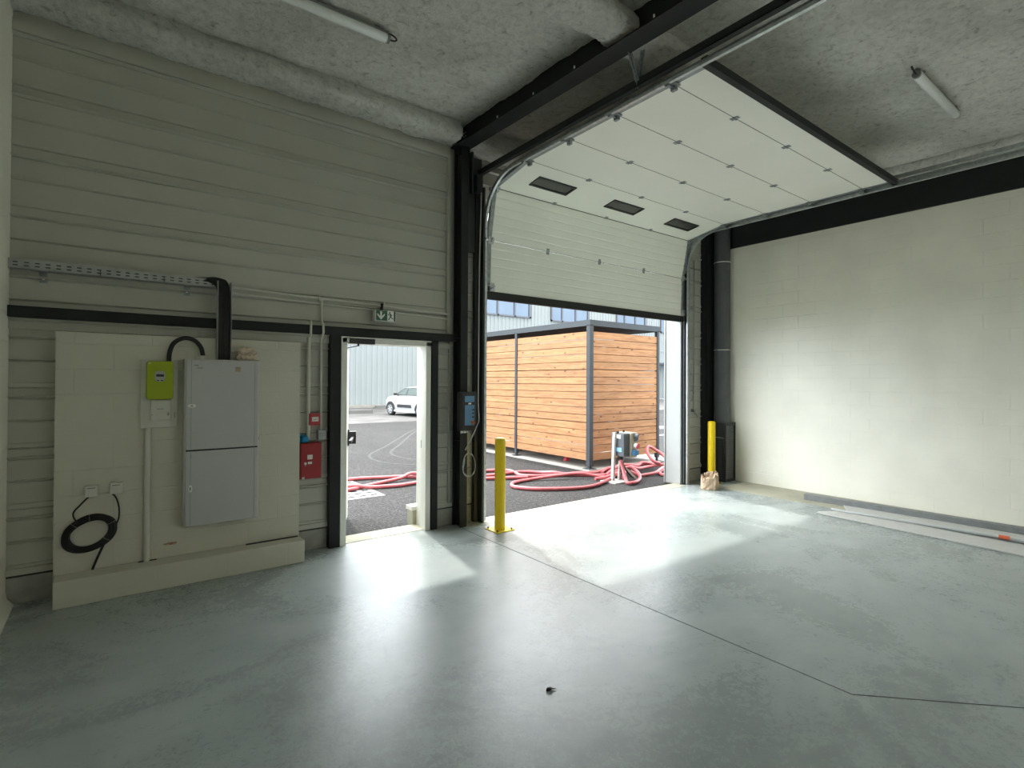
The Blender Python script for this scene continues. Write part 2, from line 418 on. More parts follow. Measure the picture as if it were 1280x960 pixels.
def round_prof(u0, u1, zb, zt, n=22):
    out = [(u0 + .09, zt), (u0 + .06, (zb + zt) / 2 + .03)]
    for k in range(n):
        t = k / (n - 1); a = PI * (1 - t)
        e = .45
        cx, cz = math.cos(a), math.sin(a)
        out.append(((u0 + u1) / 2 + (u1 - u0) / 2 * math.copysign(abs(cx) ** e, cx), zb + .09 - .09 * abs(cz) ** e))
    return out + [(u1 - .06, (zb + zt) / 2 + .03), (u1 - .09, zt)]
lumpy('beam_front', round_prof(5.20, 5.56, 4.53, 4.85), XL - .02, 3.19, 0, 'sprayed fibre casing bulging along the top of the front wall', 2, .022)
lumpy('beam_front', round_prof(5.20, 5.56, 4.50, 4.85), 3.40, XR, 0, 'sprayed fibre casing along the wall top above the sectional door', 5, .025)
lumpy('beam_cross', round_prof(2.72, 3.06, 4.50, 4.80), XL, 3.285, 0, 'sprayed fibre casing crossing the ceiling bay to the steel roof beam', 8, .02)
lumpy('beam_cross', round_prof(2.72, 3.06, 4.50, 4.80), 3.305, XR - .05, 0, 'sprayed fibre casing crossing the ceiling above the raised door', 11, .02)
lumpy('beam_side', round_prof(8.45, 8.76, 4.56, 4.80), YB, 5.5, 1, 'low sprayed fibre casing along the top of the cream side wall', 14, .012)

# side and rear walls
b = MB(); b.box(XL - .2, XL, YB, 5.75, -.2, 5.05)
# rounded mortar foot
b.strip([(XL, .12), (XL + .012, .05), (XL + .05, .0)], 1, YB, 5.5)
tag(b.build('wall_left', 'wall_right', origin=(XL, 0, 0)), 'pale painted block wall at the left edge', 'wall', kind=S)
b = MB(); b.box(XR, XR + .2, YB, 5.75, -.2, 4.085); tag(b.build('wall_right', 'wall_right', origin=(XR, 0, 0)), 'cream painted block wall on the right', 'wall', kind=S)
b = MB(); b.box(XR + .03, XR + .2, YB, 5.75, 4.085, 5.05); b.box(XR - .03, XR + .03, YB, 5.45, 4.085, 4.60)
tag(b.build('beam_right', 'black_steel'), 'black steel beam along the top of the right block wall', 'beam', kind=S)
b = MB()
b.box(XL - .2, XR + .2, YB - .2, YB, -.2, 5.05)
tag(b.build('wall_rear', 'wall_right', origin=(0, YB, 0)), 'painted block wall behind the camera', 'wall', kind=S)

# front wall: solid core with openings + ribbed liner trays
DX0, DX1, DZ = 3.62, 7.62, 3.95           # wide door opening
PX0, PX1, PZ = 1.90, 2.93, 2.15           # pedestrian door opening
b = MB()
for x0, x1, z0, z1 in [(XL - .2, PX0, 0.0, 5.05), (PX1, DX0, 0.0, 5.05), (DX1, XR + .2, 0.0, 5.05), (PX0, PX1, PZ, 5.05), (DX0, DX1, DZ, 5.05)]:
    b.box(x0, x1, 5.53, 5.68, z0, z1)
prof = []
def rib_profile(z_lo, z_hi):
    P = [(5.52, z_lo)]
    k = -7
    while 2.96 + .465 * k < z_hi:
        z0 = 2.96 + .465 * k
        for dz, dy in [(-.011, 0), (-.010, .009), (-.001, .009), (0, 0), (.014, -.024), (.020, -.024), (.022, 0), (.075, 0), (.076, .009), (.083, .009), (.090, -.010), (.122, -.010), (.124, 0), (.281, 0), (.282, .009), (.289, .009), (.300, -.014), (.304, -.014), (.306, 0)]:
            if z_lo < z0 + dz < z_hi: P.append((5.52 + dy, z0 + dz))
        k += 1
    P.append((5.52, z_hi)); return P
for x0, x1, z0, z1 in [(XL, 1.78, .215, 2.20), (3.0, DX0, .215, 2.20), (XL, 3.20, 2.20, 4.62), (3.26, DX0, 2.20, 4.62), (DX1, 8.5, .215, 4.62), (DX0, DX1, 4.0, 4.62)]:
    b.strip(rib_profile(z0, z1), 0, x0, x1)
tag(b.build('wall_front', 'cladding', origin=(0, YF, 0)), 'front wall of ribbed off-white metal liner trays', 'wall', kind=S)
b = MB()
for x0, x1 in [(XL, 1.79), (2.96, 3.60), (7.64, 8.5)]:
    b.use(0).box(x0, x1, 5.512, 5.535, 0, .198)
    b.use(1).box(x0, x1, 5.518, 5.535, .198, .215)  # dark strip paints the shadow line below the flashing
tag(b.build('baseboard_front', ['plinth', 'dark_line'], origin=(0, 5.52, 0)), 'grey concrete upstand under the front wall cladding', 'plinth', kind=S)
b = MB()
for x0, x1 in [(XL, 1.78), (3.0, 3.24), (7.64, 8.5)]: b.prism([(5.52, .215), (5.495, .218), (5.495, .265), (5.52, .275)], 0, x0, x1)
b.box(XL, 1.78, 5.485, 5.52, 2.10, 2.16)
b.box(XL, 1.78, 5.475, 5.487, 2.165, 2.19)
b.box(3.0, 3.2, 5.485, 5.52, 2.10, 2.16)
b.box(3.155, 3.185, 5.485, 5.52, 2.29, 4.41); b.box(3.19, 3.205, 5.48, 5.52, .26, 2.19); b.box(3.19, 3.21, 5.488, 5.52, 2.2, 4.42); b.box(3.195, 3.22, 5.48, 5.52, 2.3, 2.55)
b.box(XL, 3.185, 5.48, 5.52, 4.38, 4.44); b.box(XL, 3.185, 5.495, 5.52, 4.44, 4.48)
tag(b.build('trim_5', 'cladding'), 'pale metal flashings edging the front wall cladding', 'trim', kind=S)
b = MB(); b.box(DX1 - .012, DX1 + .03, 5.40, 5.70, .03, DZ); b.box(DX1 - .03, DX1 + .02, 5.70, 5.72, 0, DZ)
b.use(1).box(DX1 - .02, DX1 + .04, 5.40, 5.70, 0, .035)
tag(b.build('trim_6', ['reveal', 'plinth']), 'white metal reveal on the right side of the wide door opening', 'trim', kind=S)
b = MB(); b.use(0).box(2.86, 2.99, 5.765, 5.90, -.02, .17); b.use(1).box(2.848, 3.0, 5.762, 5.91, .17, .215)
tag(b.build('trim_7', ['raw_concrete', 'white_frame']), 'small capped plinth stub outside the pedestrian doorway', 'trim', kind=S)

# black rail across the front wall
b = MB(); b.box(XL, 3.25, 5.42, 5.50, 2.185, 2.272); tag(b.build('beam_rail', 'black_steel', bevel=.004), 'black steel rail crossing the front wall above the block panel', 'rail', kind=S)
# door posts
b = MB(); b.box(1.765, 1.875, 5.435, 5.56, 0, 2.185); tag(b.build('column_door', 'black_steel', bevel=.003), 'black steel post left of the pedestrian doorway', 'post', kind=S)
b = MB(); b.box(2.935, 3.015, 5.435, 5.56, 0, 2.185); tag(b.build('column_door', 'black_steel', bevel=.003), 'black steel post right of the pedestrian doorway', 'post', kind=S)
# main column, I section
cx = 3.295
b = MB(); b.box(cx - .048, cx + .048, 5.32, 5.334, 0, 4.52); b.box(cx - .048, cx + .048, 5.478, 5.492, 0, 4.52); b.box(cx - .005, cx + .005, 5.334, 5.478, 0, 4.52)
for z in (2.23, 1.0): b.box(cx - .045, cx + .045, 5.334, 5.478, z, z + .01)
tag(b.build('column_main', 'black_steel'), 'black steel I-section column between the two doors', 'column', kind=S)
b = MB()
fl = [(y, 4.495 + .0235 * (y - 5.2)) for y in (5.50, YB)]
b.prism([(fl[0][0], fl[0][1]), (fl[1][0], fl[1][1]), (fl[1][0], fl[1][1] + .014), (fl[0][0], fl[0][1] + .014)], 0, cx - .095, cx + .095)
b.prism([(fl[0][0], fl[0][1] + .01), (fl[1][0], fl[1][1] + .01), (fl[1][0], fl[1][1] + .40), (fl[0][0], fl[0][1] + .40)], 0, cx - .006, cx + .006)
b.box(cx - .09, cx + .09, 5.36, 5.375, 4.40, 4.72)
bm_ = b.build('beam_roof', 'black_steel'); tag(bm_, 'black steel I-beam running under the ceiling from the central column', 'roof beam', kind=S)
b = MB()
for y in (5.30, 5.34):
    for z in (4.56, 4.60, 4.64): b.cyl((cx - .02, y - .02, z), (cx - .03, y - .02, z), .008, 8)
for y in (4.55, 3.95, 3.38, 2.52):
    z = 4.51 + .0235 * (y - 5.2); b.cyl((cx - .085, y, z), (cx - .085, y, z + .03), .007, 8)
b.build('bolt', 'bolt_bright', bm_)
# corner column right
b = MB(); b.box(8.36, 8.52, 5.39, 5.52, 0, 4.5); b.box(8.36, 8.72, 5.385, 5.40, 0, 4.5); tag(b.build('column_corner', 'black_steel'), 'black steel column in the right front corner', 'column', kind=S)

# ------------------------------------------------------------------ sectional door
door = thing('door_1', (5.63, 5.38, 2.80), 'off-white sectional overhead door, raised with its lower panels hanging', 'sectional door', kind=S)
DXa, DXb = 3.66, 7.65
J = [(5.395, 2.83), (5.375, 3.46), (5.26, 4.075), (4.615, 4.195), (3.965, 4.20), (3.33, 4.20), (2.70, 4.20), (2.40, 4.20)]
TH = .042
def panel_frame(i):
    p, q = Vector((0, *J[i])), Vector((0, *J[i + 1])); d = (q - p).normalized(); n = Vector((0, d.z, -d.y))  # n points outward / up
    return p, q, d, n
for i in range(7):
    p, q, d, n = panel_frame(i)
    L = (q - p).length; g = .003
    b = MB()
    ribs = [g, L - g]
    # inner skin with shallow stucco lines, boxed to full thickness
    out = []
    N = 6
    if i < 2:
        out.append((g, 0))
        for k in range(1, N):
            t = L * k / N; out += [(t - .012, 0), (t - .004, .0035), (t + .004, .0035), (t + .012, 0)]
        out.append((L - g, 0))
    else: out = [(g, 0), (L - g, 0)]
    out += [(L - g, TH), (g, TH)]
    pts = [(p + d * t + n * s_) for t, s_ in out]
    b.prism([(v.y, v.z) for v in pts], 0, DXa, DXb)
    pn = b.build('panel', 'panel_white', door)
    # end stiles
    for s_, xx in ((0, DXa), (1, DXb)):
        b = MB(); w = .05
        x0, x1 = (xx - .004, xx + w) if s_ == 0 else (xx - w, xx + .004)
        pts = [p + d * (L * .02) - n * .004, p + d * (L * .98) - n * .004, p + d * (L * .98) + n * TH, p + d * (L * .02) + n * TH]
        b.prism([(v.y, v.z) for v in pts], 0, x0, x1); b.build('end_stile', 'galv_dark', pn)
    # joint line (seal) below each panel
    if i:
        b = MB(); c = p - n * .0005
        b.prism([(c.y - .003, c.z - .007), (c.y + .004, c.z - .007), (c.y + .004, c.z + .007), (c.y - .003, c.z + .007)] if i == 2 else [(c.y - .001, c.z - .0015), (c.y + .004, c.z - .0015), (c.y + .004, c.z + .004), (c.y - .001, c.z + .004)] if i == 1 else [(c.y - .002, c.z - .001), (c.y + .002, c.z - .001), (c.y + .002, c.z + .02), (c.y - .002, c.z + .02)], 0, DXa, DXb)
        b.build('panel_seal', 'rubber', door)
        for hx in (4.63, 5.62, 6.61):
            b = MB(); nn = -n
            for sgn in (-1, 1):
                c0 = p + d * (.022 * sgn) + nn * .003; b.obox((hx, c0.y, c0.z), (.05, .036, .006), Matrix(((1, 0, 0), (0, d.y, nn.y), (0, d.z, nn.z))))
            b.cyl((hx - .028, p.y + nn.y * .008, p.z + nn.z * .008), (hx + .028, p.y + nn.y * .008, p.z + nn.z * .008), .008, 8)
            b.build('hinge', 'galv_dark', door)
        for xx, sg in ((DXa, 1), (DXb, -1)):
            b = MB(); nn = -n; c0 = p + nn * .012
            b.obox((xx + sg * .035, c0.y, c0.z), (.075, .085, .012), Matrix(((1, 0, 0), (0, d.y, nn.y), (0, d.z, nn.z))))
            b.obox((xx + sg * .045, c0.y + nn.y * .02, c0.z + nn.z * .02), (.03, .05, .045), Matrix(((1, 0, 0), (0, d.y, nn.y), (0, d.z, nn.z))))
            b.cyl((xx - sg * .06, c0.y + nn.y * .02, c0.z + nn.z * .02), (xx + sg * .07, c0.y + nn.y * .02, c0.z + nn.z * .02), .007, 8)
            b.tube([(xx - sg * .06, c0.y + nn.y * .02, c0.z + nn.z * .02), (xx - sg * .035, c0.y + nn.y * .02, c0.z + nn.z * .02)], .022, 12)
            b.build('roller_bracket', 'galv_dark' if i > 2 else 'galv', door)
    if i == 2:       # glazed lights
        for xc in (4.32, 5.63, 6.94):
            def q3(t, x, h): v = p + d * t - n * h; return (x, v.y, v.z)
            t0, t1, w = .245, .455, .305
            b = MB(); fr = .028
            for a0, a1, xa, xb in [(t0, t0 + fr, xc - w, xc + w), (t1 - fr, t1, xc - w, xc + w), (t0, t1, xc - w, xc - w + fr), (t0, t1, xc + w - fr, xc + w)]:
                vs = [q3(a, x, h) for h in (-.001, .012) for a in (a0, a1) for x in (xa, xb)]
                b.add(vs, [(0, 2, 3, 1), (4, 5, 7, 6), (0, 1, 5, 4), (2, 6, 7, 3), (0, 4, 6, 2), (1, 3, 7, 5)])
            wf = b.build('door_window', 'black_plastic', door)
            b = MB(); vs = [q3(a, x, h) for h in (-.001, .003) for a in (t0 + fr, t1 - fr) for x in (xc - w + fr, xc + w - fr)]
            b.add(vs, [(0, 2, 3, 1), (4, 5, 7, 6), (0, 1, 5, 4), (2, 6, 7, 3), (0, 4, 6, 2), (1, 3, 7, 5)]); b.build('pane', 'pane_smoke', wf)
b = MB(); b.box(DXa - .02, DXb + .03, 5.385, 5.44, 2.735, 2.832); b.build('bottom_seal', 'rubber', door)
b = MB(); b.box(DXa - .03, DXb + .08, 2.345, 2.40, 4.18, 4.245); b.build('end_bar', 'black_steel', door)
# bottom brackets
for xx in (DXa + .02, DXb - .05):
    b = MB(); b.box(xx, xx + .07, 5.355, 5.39, 2.83, 2.93); b.cyl((xx - .03, 5.37, 2.90), (xx + .09, 5.37, 2.90), .008, 8); b.cyl((xx + .01, 5.36, 2.86), (xx + .05, 5.36, 2.86), .02, 10); b.build('bottom_bracket', 'galv', door)

# tracks
def track_path():
    pts = [(5.375, .02), (5.375, 3.62)]
    r = .58
    for k in range(1, 13):
        a = PI / 2 * k / 12; pts.append((5.375 - r * (1 - math.cos(a)), 3.62 + r * math.sin(a)))
    pts.append((-1.6, 4.21)); return pts
def sweep(pts, sec):
    """section sec [(x, offset)] swept along a (y, z) path; offset is measured inwards"""
    b = MB(); n = len(sec); vs = []
    for i, (y, z) in enumerate(pts):
        a = Vector(pts[max(i - 1, 0)]); c = Vector(pts[min(i + 1, len(pts) - 1)]); t = (c - a).normalized(); nn = Vector((-t.y, t.x))
        for x, o in sec: vs.append((x, y + nn.x * o, z + nn.y * o))
    b.add(vs, [(i * n + k, i * n + k + 1, (i + 1) * n + k + 1, (i + 1) * n + k) for i in range(len(pts) - 1) for k in range(n - 1)])
    return b
tp = track_path()
for side, xb, sg, lb in ((0, 3.60, 1, 'left'), (1, 7.695, -1, 'right')):
    tr = thing('door_track', (xb, 5.375, 0), 'curved galvanised roller track on the sectional door, at the %s side' % ('steel column' if side == 0 else 'cream side wall'), 'door track', group='sectional door tracks')
    sec = [(xb + sg * .03, -.004), (xb, -.010), (xb - sg * .004, .010), (xb, .034), (xb + sg * .03, .034)] if side == 0 else [(xb + sg * .03, .0), (xb + sg * .03, -.012), (xb, -.012), (xb - sg * .004, .03), (xb, .062), (xb + sg * .03, .062), (xb + sg * .03, .05)]
    # offsets: inward is +, so flip for the curve
    so = sweep(tp, [(x, o) for x, o in sec]).build('rail', 'galv', tr)
    so.modifiers.new('thick', 'SOLIDIFY').thickness = .003
    b = MB(); xa = xb - sg * .055
    yo = 5.44 if side == 0 else 4.9
    b.box(min(xa, xb), max(xa, xb), -1.6, yo, 4.245, 4.252)
    b.box(min(xa, xa + sg * .005), max(xa, xa + sg * .005), -1.6, yo, 4.245, 4.31)
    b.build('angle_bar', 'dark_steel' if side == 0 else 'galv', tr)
    b = MB()
    if side == 0:
        b.box(3.575, 3.60, 5.345, 5.50, 0, 4.08); b.box(3.60, 3.66, 5.46, 5.50, 0, 4.0)  # galvanised guide coloured dark because this side is unlit
        b.use(1).box(3.600, 3.606, 5.343, 5.352, 0, 3.9)
        b.use(0).box(3.525, 3.60, 5.44, 5.502, 0, 4.1); b.box(3.43, 3.62, 5.46, 5.502, 3.30, 4.46); b.box(3.44, 3.46, 5.40, 5.46, 4.0, 4.5); b.box(3.50, 3.585, 5.38, 5.46, 4.02, 4.24)  # dark jamb and plate stand in for shade on the cladding here
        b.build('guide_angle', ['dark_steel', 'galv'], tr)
    else:
        b.use(0).box(7.632, 7.70, 5.425, 5.44, 0, 4.0); b.use(0).box(7.69, 7.70, 5.345, 5.425, 0, 3.6)
        b.use(1).box(7.695, 7.77, 5.335, 5.345, 0, 3.95)
        b.build('guide_angle', ['dark_steel', 'galv_dark'], tr)
    # joint plate
    b = MB()
    z_ = 2.95
    b.box(xb - .02, xb + .02, 5.36, 5.39, 3.55, 3.69); b.build('splice_plate', 'bolt_bright', tr)
    if side == 0:
        for p0, p1 in [((3.375, 2.90, 4.46), (3.585, 2.97, 4.25)), ((3.50, 2.84, 4.60), (3.585, 2.99, 4.25))]:
            b = MB(); b.bar(p0, p1, .05, .004, (0, 1, 0)); b.bar(p0, p1, .004, .04, (0, 1, 0))
            d = Vector(p1) - Vector(p0)
            b.use(1)
            for k in range(1, 9):
                c = Vector(p0) + d * (k / 9); b.bar(c - d * .025, c + d * .025, .010, .006, (0, 1, 0))
            b.build('hanger_bracket', ['galv_dark', 'dark_line'], tr)

# ------------------------------------------------------------------ pedestrian door
pd = thing('door_2', (2.40, 5.5, 0), 'white framed pedestrian door standing open to the yard', 'door', kind=S)
b = MB()
b.box(1.877, 1.890, 5.435, 5.47, 0, 2.178); b.box(1.89, 1.945, 5.45, 5.56, 0, 2.165)
b.box(2.865, 2.928, 5.45, 5.56, 0, 2.165)
b.box(1.89, 2.928, 5.45, 5.56, 2.115, 2.165); b.box(1.877, 2.93, 5.435, 5.46, 2.165, 2.178)
b.box(1.90, 1.955, 5.56, 5.76, 0, 2.13); b.box(2.905, 2.93, 5.56, 5.76, 0, 2.13); b.box(1.90, 2.93, 5.56, 5.76, 2.118, 2.16)
b.build('door_frame', 'white_frame', pd, bevel=.003)
ang = math.radians(66); hg = Vector((1.96, 5.72, 0))
dv = Vector((math.cos(ang), math.sin(ang), 0)); nv = Vector((dv.y, -dv.x, 0))     # nv faces the interior side
b = MB(); mt = Matrix((dv, nv, Vector((0, 0, 1)))).transposed()
b.obox(hg + dv * .46 + Vector((0, 0, 1.06)), (.90, .05, 2.07), mt)
leaf = b.build('door_leaf', 'white_frame', pd, bevel=.003)
b = MB(); c = hg + dv * .84 + nv * .028 + Vector((0, 0, 1.01))
b.obox(c, (.06, .03, .20), mt); b.obox(c + nv * .045, (.07, .10, .15), mt); b.bar(c + nv * .06, c + nv * .06 - dv * .5, .03, .03)
b.build('door_handle', 'black_plastic', leaf)
b = MB(); b.box(1.965, 2.245, 5.44, 5.50, 2.108, 2.165); cl = b.build('door_closer', 'black_plastic', pd, bevel=.004)
b = MB(); b.cyl((2.07, 5.47, 2.108), (2.07, 5.47, 2.085), .012); b.bar((2.07, 5.47, 2.088), (2.02, 5.72, 2.07), .018, .006); b.bar((2.02, 5.72, 2.07), (2.13, 6.05, 2.06), .018, .006); b.cyl((2.02, 5.72, 2.05), (2.02, 5.72, 2.08), .014)
b.build('closer_arm', 'black_plastic', cl)
b = MB(); b.box(2.896, 2.9, 5.60, 5.63, .93, 1.02); b.build('strike_plate', 'black_plastic', pd)

# ------------------------------------------------------------------ block panel and its boxing
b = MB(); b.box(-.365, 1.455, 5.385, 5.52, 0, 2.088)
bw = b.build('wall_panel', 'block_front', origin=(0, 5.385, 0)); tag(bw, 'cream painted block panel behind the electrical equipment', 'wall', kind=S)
b = MB()
for k in range(14):
    a = 2 * PI * k / 14; rr = 1 + .4 * noise.noise((k * 1.3, 2, 7))
    b.v.append(((.395 + .050 * rr * math.cos(a)), 5.3835, .314 + .012 * rr * math.sin(a)))
b.f.append(list(range(14))); b.mi.append(0); b.sm.append(False)
b.build('chipped_patch', 'brick_dust', bw)
b = MB(); b.box(-.352, 1.457, 5.19, 5.385, 0, .203); b.use(1).box(.98, 1.44, 5.34, 5.384, .2, .206); b.use(1).box(.17, .30, 5.35, 5.38, .2, .206)
tag(b.build('baseboard_panel', ['block_front', 'dark_line'], bevel=.004), 'long painted boxing along the foot of the block panel', 'boxing', kind=S)

# ------------------------------------------------------------------ distribution cabinet
cab = thing('distribution_cabinet', (.765, 5.32, .46), 'tall pale grey electrical cabinet with two doors on the block panel', 'electrical cabinet')
b = MB(); b.box(.476, 1.062, 5.262, 5.384, .463, 1.895); b.use(1).box(.49, 1.05, 5.247, 5.263, 1.106, 1.118); b.build('body', ['cabinet_edge', 'dark_line'], cab, bevel=.004)  # dark strip paints shade into the gap between the doors
b = MB(); b.box(.487, 1.052, 5.245, 5.262, 1.118, 1.888); d1 = b.build('cabinet_door', 'cabinet', cab, bevel=.005)
b = MB(); b.box(.487, 1.052, 5.245, 5.262, .468, 1.106); d2 = b.build('cabinet_door', 'cabinet', cab, bevel=.005)
for dd, (z0, z1) in ((d1, (1.125, 1.885)), (d2, (.475, 1.10))):
    for x in (.524, 1.020):
        b = MB(); b.box(x, x + .003, 5.2435, 5.247, z0, z1); b.build('edge_groove', 'label_grey', dd)
def lock(x, z, w, h, par):
    b = MB(); n = 16
    for kk, (yy, s_) in enumerate(((5.246, 1), (5.238, 1), (5.236, .8))):
        for k in range(n):
            a = 2 * PI * k / n; b.v.append((x + w * s_ * math.cos(a), yy, z + h * s_ * math.sin(a)))
    for r_ in range(2):
        for k in range(n): b.f.append([r_ * n + k, r_ * n + (k + 1) % n, (r_ + 1) * n + (k + 1) % n, (r_ + 1) * n + k]); b.mi.append(0); b.sm.append(False)
    b.f.append(list(range(2 * n, 3 * n))); b.mi.append(0); b.sm.append(False)
    b.use(1).box(x - w * .35, x + w * .35, 5.233, 5.237, z - h * .4, z + h * .4)
    b.build('lock', ['label_white', 'label_grey'], par)
lock(.530, 1.495, .030, .015, d1); lock(.524, .79, .015, .032, d2)
b = MB(); b.box(.548, .578, 5.2435, 5.246, 1.836, 1.846); b.build('maker_mark', 'label_grey', d1)
b = MB(); b.box(.565, .61, 5.2435, 5.246, 1.815, 1.823); b.build('maker_mark', 'label_grey', d1)
b = MB(); b.box(.862, .905, 5.2435, 5.246, 1.79, 1.835); b.build('sticker', 'paper', d1)
b = MB(); b.box(.525, .530, 5.2435, 5.246, 1.05, 1.085); b.build('sticker', 'label_grey', d2)
b = MB(); b.box(1.062, 1.068, 5.28, 5.30, 1.17, 1.20); b.build('side_tag', 'red_plastic', cab)

# rag on the cabinet
def crumple(name, c, size, m, label, cat, seed, n=26, amp=.45):
    b = MB(); b.smooth = True; vs = []; nn = n // 2
    for j in range(nn + 1):
        th = PI * j / nn
        for i in range(n):
            ph = 2 * PI * i / n
            v = Vector((math.sin(th) * math.cos(ph), math.sin(th) * math.sin(ph), math.cos(th)))
            r = 1 + amp * noise.noise(v * 1.7 + Vector((seed, 0, 0))) + amp * .8 * abs(noise.noise(v * 4 + Vector((0, seed, 0)))) - amp * .3
            z = c[2] + size[2] * (v.z * r + .75)
            vs.append((c[0] + size[0] * v.x * r, c[1] + size[1] * v.y * r, max(c[2] + .002, z)))
    b.add(vs, [(j * n + i, j * n + (i + 1) % n, (j + 1) * n + (i + 1) % n, (j + 1) * n + i) for j in range(nn) for i in range(n)])
    return tag(b.build(name, m), label, cat)
crumple('rag', (.955, 5.315, 1.895), (.105, .045, .062), 'cloth', 'crumpled cream rag lying on top of the electrical cabinet', 'rag', 3.1, n=56, amp=.62)

# ------------------------------------------------------------------ smart meter on its board
mb_ = thing('meter_board', (.30, 5.37, 1.31), 'white plastic meter board carrying the lime green meter', 'meter board')
b = MB(); b.box(.175, .436, 5.358, 5.384, 1.312, 1.885); b.build('board', 'white_pvc', mb_, bevel=.004)
b = MB(); b.box(.245, .385, 5.335, 5.36, 1.375, 1.545); br_ = b.build('breaker_cover', 'white_pvc', mb_, bevel=.004)
b = MB(); b.box(.285, .345, 5.325, 5.336, 1.41, 1.44); b.use(1).box(.288, .335, 5.333, 5.336, 1.468, 1.474); b.use(1).box(.362, .374, 5.328, 5.336, 1.415, 1.44); b.use(1).box(.25, .258, 5.333, 5.336, 1.418, 1.426)
b.build('switch', ['white_pvc', 'label_grey'], br_)
b = MB(); b.box(.412, .418, 5.355, 5.359, 1.39, 1.44); b.build('slot', 'label_grey', mb_)
mt_ = thing('electricity_meter', (.305, 5.335, 1.545), 'lime green electricity meter with a small grey display', 'electricity meter')
b = MB()
def rrect(x0, x1, z0, z1, r, n=5):
    P = []
    for cx_, cz_, a0 in ((x1 - r, z1 - r, 0), (x0 + r, z1 - r, 90), (x0 + r, z0 + r, 180), (x1 - r, z0 + r, 270)):
        for k in range(n + 1): a = math.radians(a0 + 90 * k / n); P.append((cx_ + r * math.cos(a), cz_ + r * math.sin(a)))
    return P
b.prism(rrect(.213, .400, 1.552, 1.872, .02), 1, 5.29, 5.358); b.build('case', 'lime', mt_, bevel=.008)
b = MB()
b.prism(rrect(.268, .342, 1.70, 1.79, .03), 1, 5.284, 5.291); dp = b.build('display', 'lcd', mt_)
b = MB(); b.box(.278, .332, 5.281, 5.285, 1.742, 1.762); b.build('readout', 'black_plastic', dp)
for x in (.284, .311):
    b = MB(); b.box(x, x + .014, 5.281, 5.285, 1.706, 1.714); b.build('button', 'black_plastic', dp)
b = MB(); b.box(.225, .24, 5.287, 5.2905, 1.85, 1.856); b.build('maker_mark', 'label_white', mt_)
# conduits at the meter
b = MB(); b.cyl((.228, 5.36, .203), (.228, 5.36, 1.312), .022, 14); tag(b.build('conduit', 'white_pvc'), 'white plastic conduit dropping from the meter board', 'conduit', 'white conduits on the front wall')
b = MB(); b.tube(spline([(.37, 5.35, 1.85), (.375, 5.345, 1.95), (.405, 5.34, 2.03), (.475, 5.335, 2.075), (.555, 5.34, 2.06), (.605, 5.345, 2.0), (.622, 5.35, 1.925)], 8), .018, 12)
b.smooth = True
tag(b.build('conduit', 'black_cable'), 'black flexible conduit arching from the meter to the cabinet', 'conduit')
b = MB(); b.cyl((.618, 5.352, 1.895), (.618, 5.352, 1.93), .024); b.box(.565, .60, 5.34, 5.37, 1.895, 1.92)
tag(b.build('cable_gland', 'white_pvc'), 'white gland entry on the cabinet top under the black conduit', 'gland')

# ------------------------------------------------------------------ cable tray
tray = thing('cable_tray', (0, 5.43, 2.55), 'perforated zinc cable tray along the front wall turning down to the cabinet', 'cable tray')
b = MB(); y0, y1 = 5.40, 5.50
b.box(XL + .005, .735, y0, y0 + .003, 2.548, 2.622); b.box(XL + .005, .735, y0, y1, 2.548, 2.551)
b.use(1)
k = 0; x = XL + .03
while x < .72:
    for z in (2.573, 2.597): b.box(x, x + .028, y0 - .0006, y0 + .001, z - .0045, z + .0045)
    x += .062
for x in (-.10, .33): b.box(x, x + .006, y0 - .003, y0, 2.552, 2.60)
b.build('tray_run', ['tray', 'dark_line'], tray)
b = MB()
b.box(.728, .733, 5.315, 5.383, 1.897, 2.60); b.box(.835, .840, 5.315, 5.383, 1.897, 2.60); b.box(.728, .840, 5.380, 5.383, 1.897, 2.60)
b.build('tray_drop', 'tray', tray)
for x in (-.45, .51):
    b = MB(); b.box(x - .025, x + .025, 5.515, 5.52, 2.47, 2.56); b.box(x - .025, x + .025, 5.40, 5.52, 2.543, 2.548); b.use(1).cyl((x, 5.514, 2.50), (x, 5.508, 2.50), .008, 8)
    b.build('wall_bracket', ['galv_dark', 'bolt_bright'], tray)
cb_ = thing('cable_bundle', (.79, 5.40, 1.9), 'bundle of black cables bending from the tray down to the cabinet', 'cables')
for i in range(9):
    u = (i % 5) / 4; w = i // 5
    xo = .748 + .072 * u; yo = 5.334 + .024 * w + .006 * random.random()
    zt = 2.60 + .03 * u + .012 * w
    P = [(XL + .02, 5.425 + .05 * random.random(), 2.57), (.0, 5.43 + .04 * random.random(), 2.575), (.55, 5.42, 2.60 + .015 * u), (.69 + .05 * u, 5.40, zt - .005), (xo - .01, 5.36, zt - .06 - .02 * (1 - u)), (xo, yo, 2.3), (xo + .006 * (random.random() - .5), yo, 2.1), (xo, yo, 1.897)]
    b = MB(); b.tube(spline(P, 7), .011 if i % 3 else .014, 8); b.build('cable', 'black_cable', cb_)

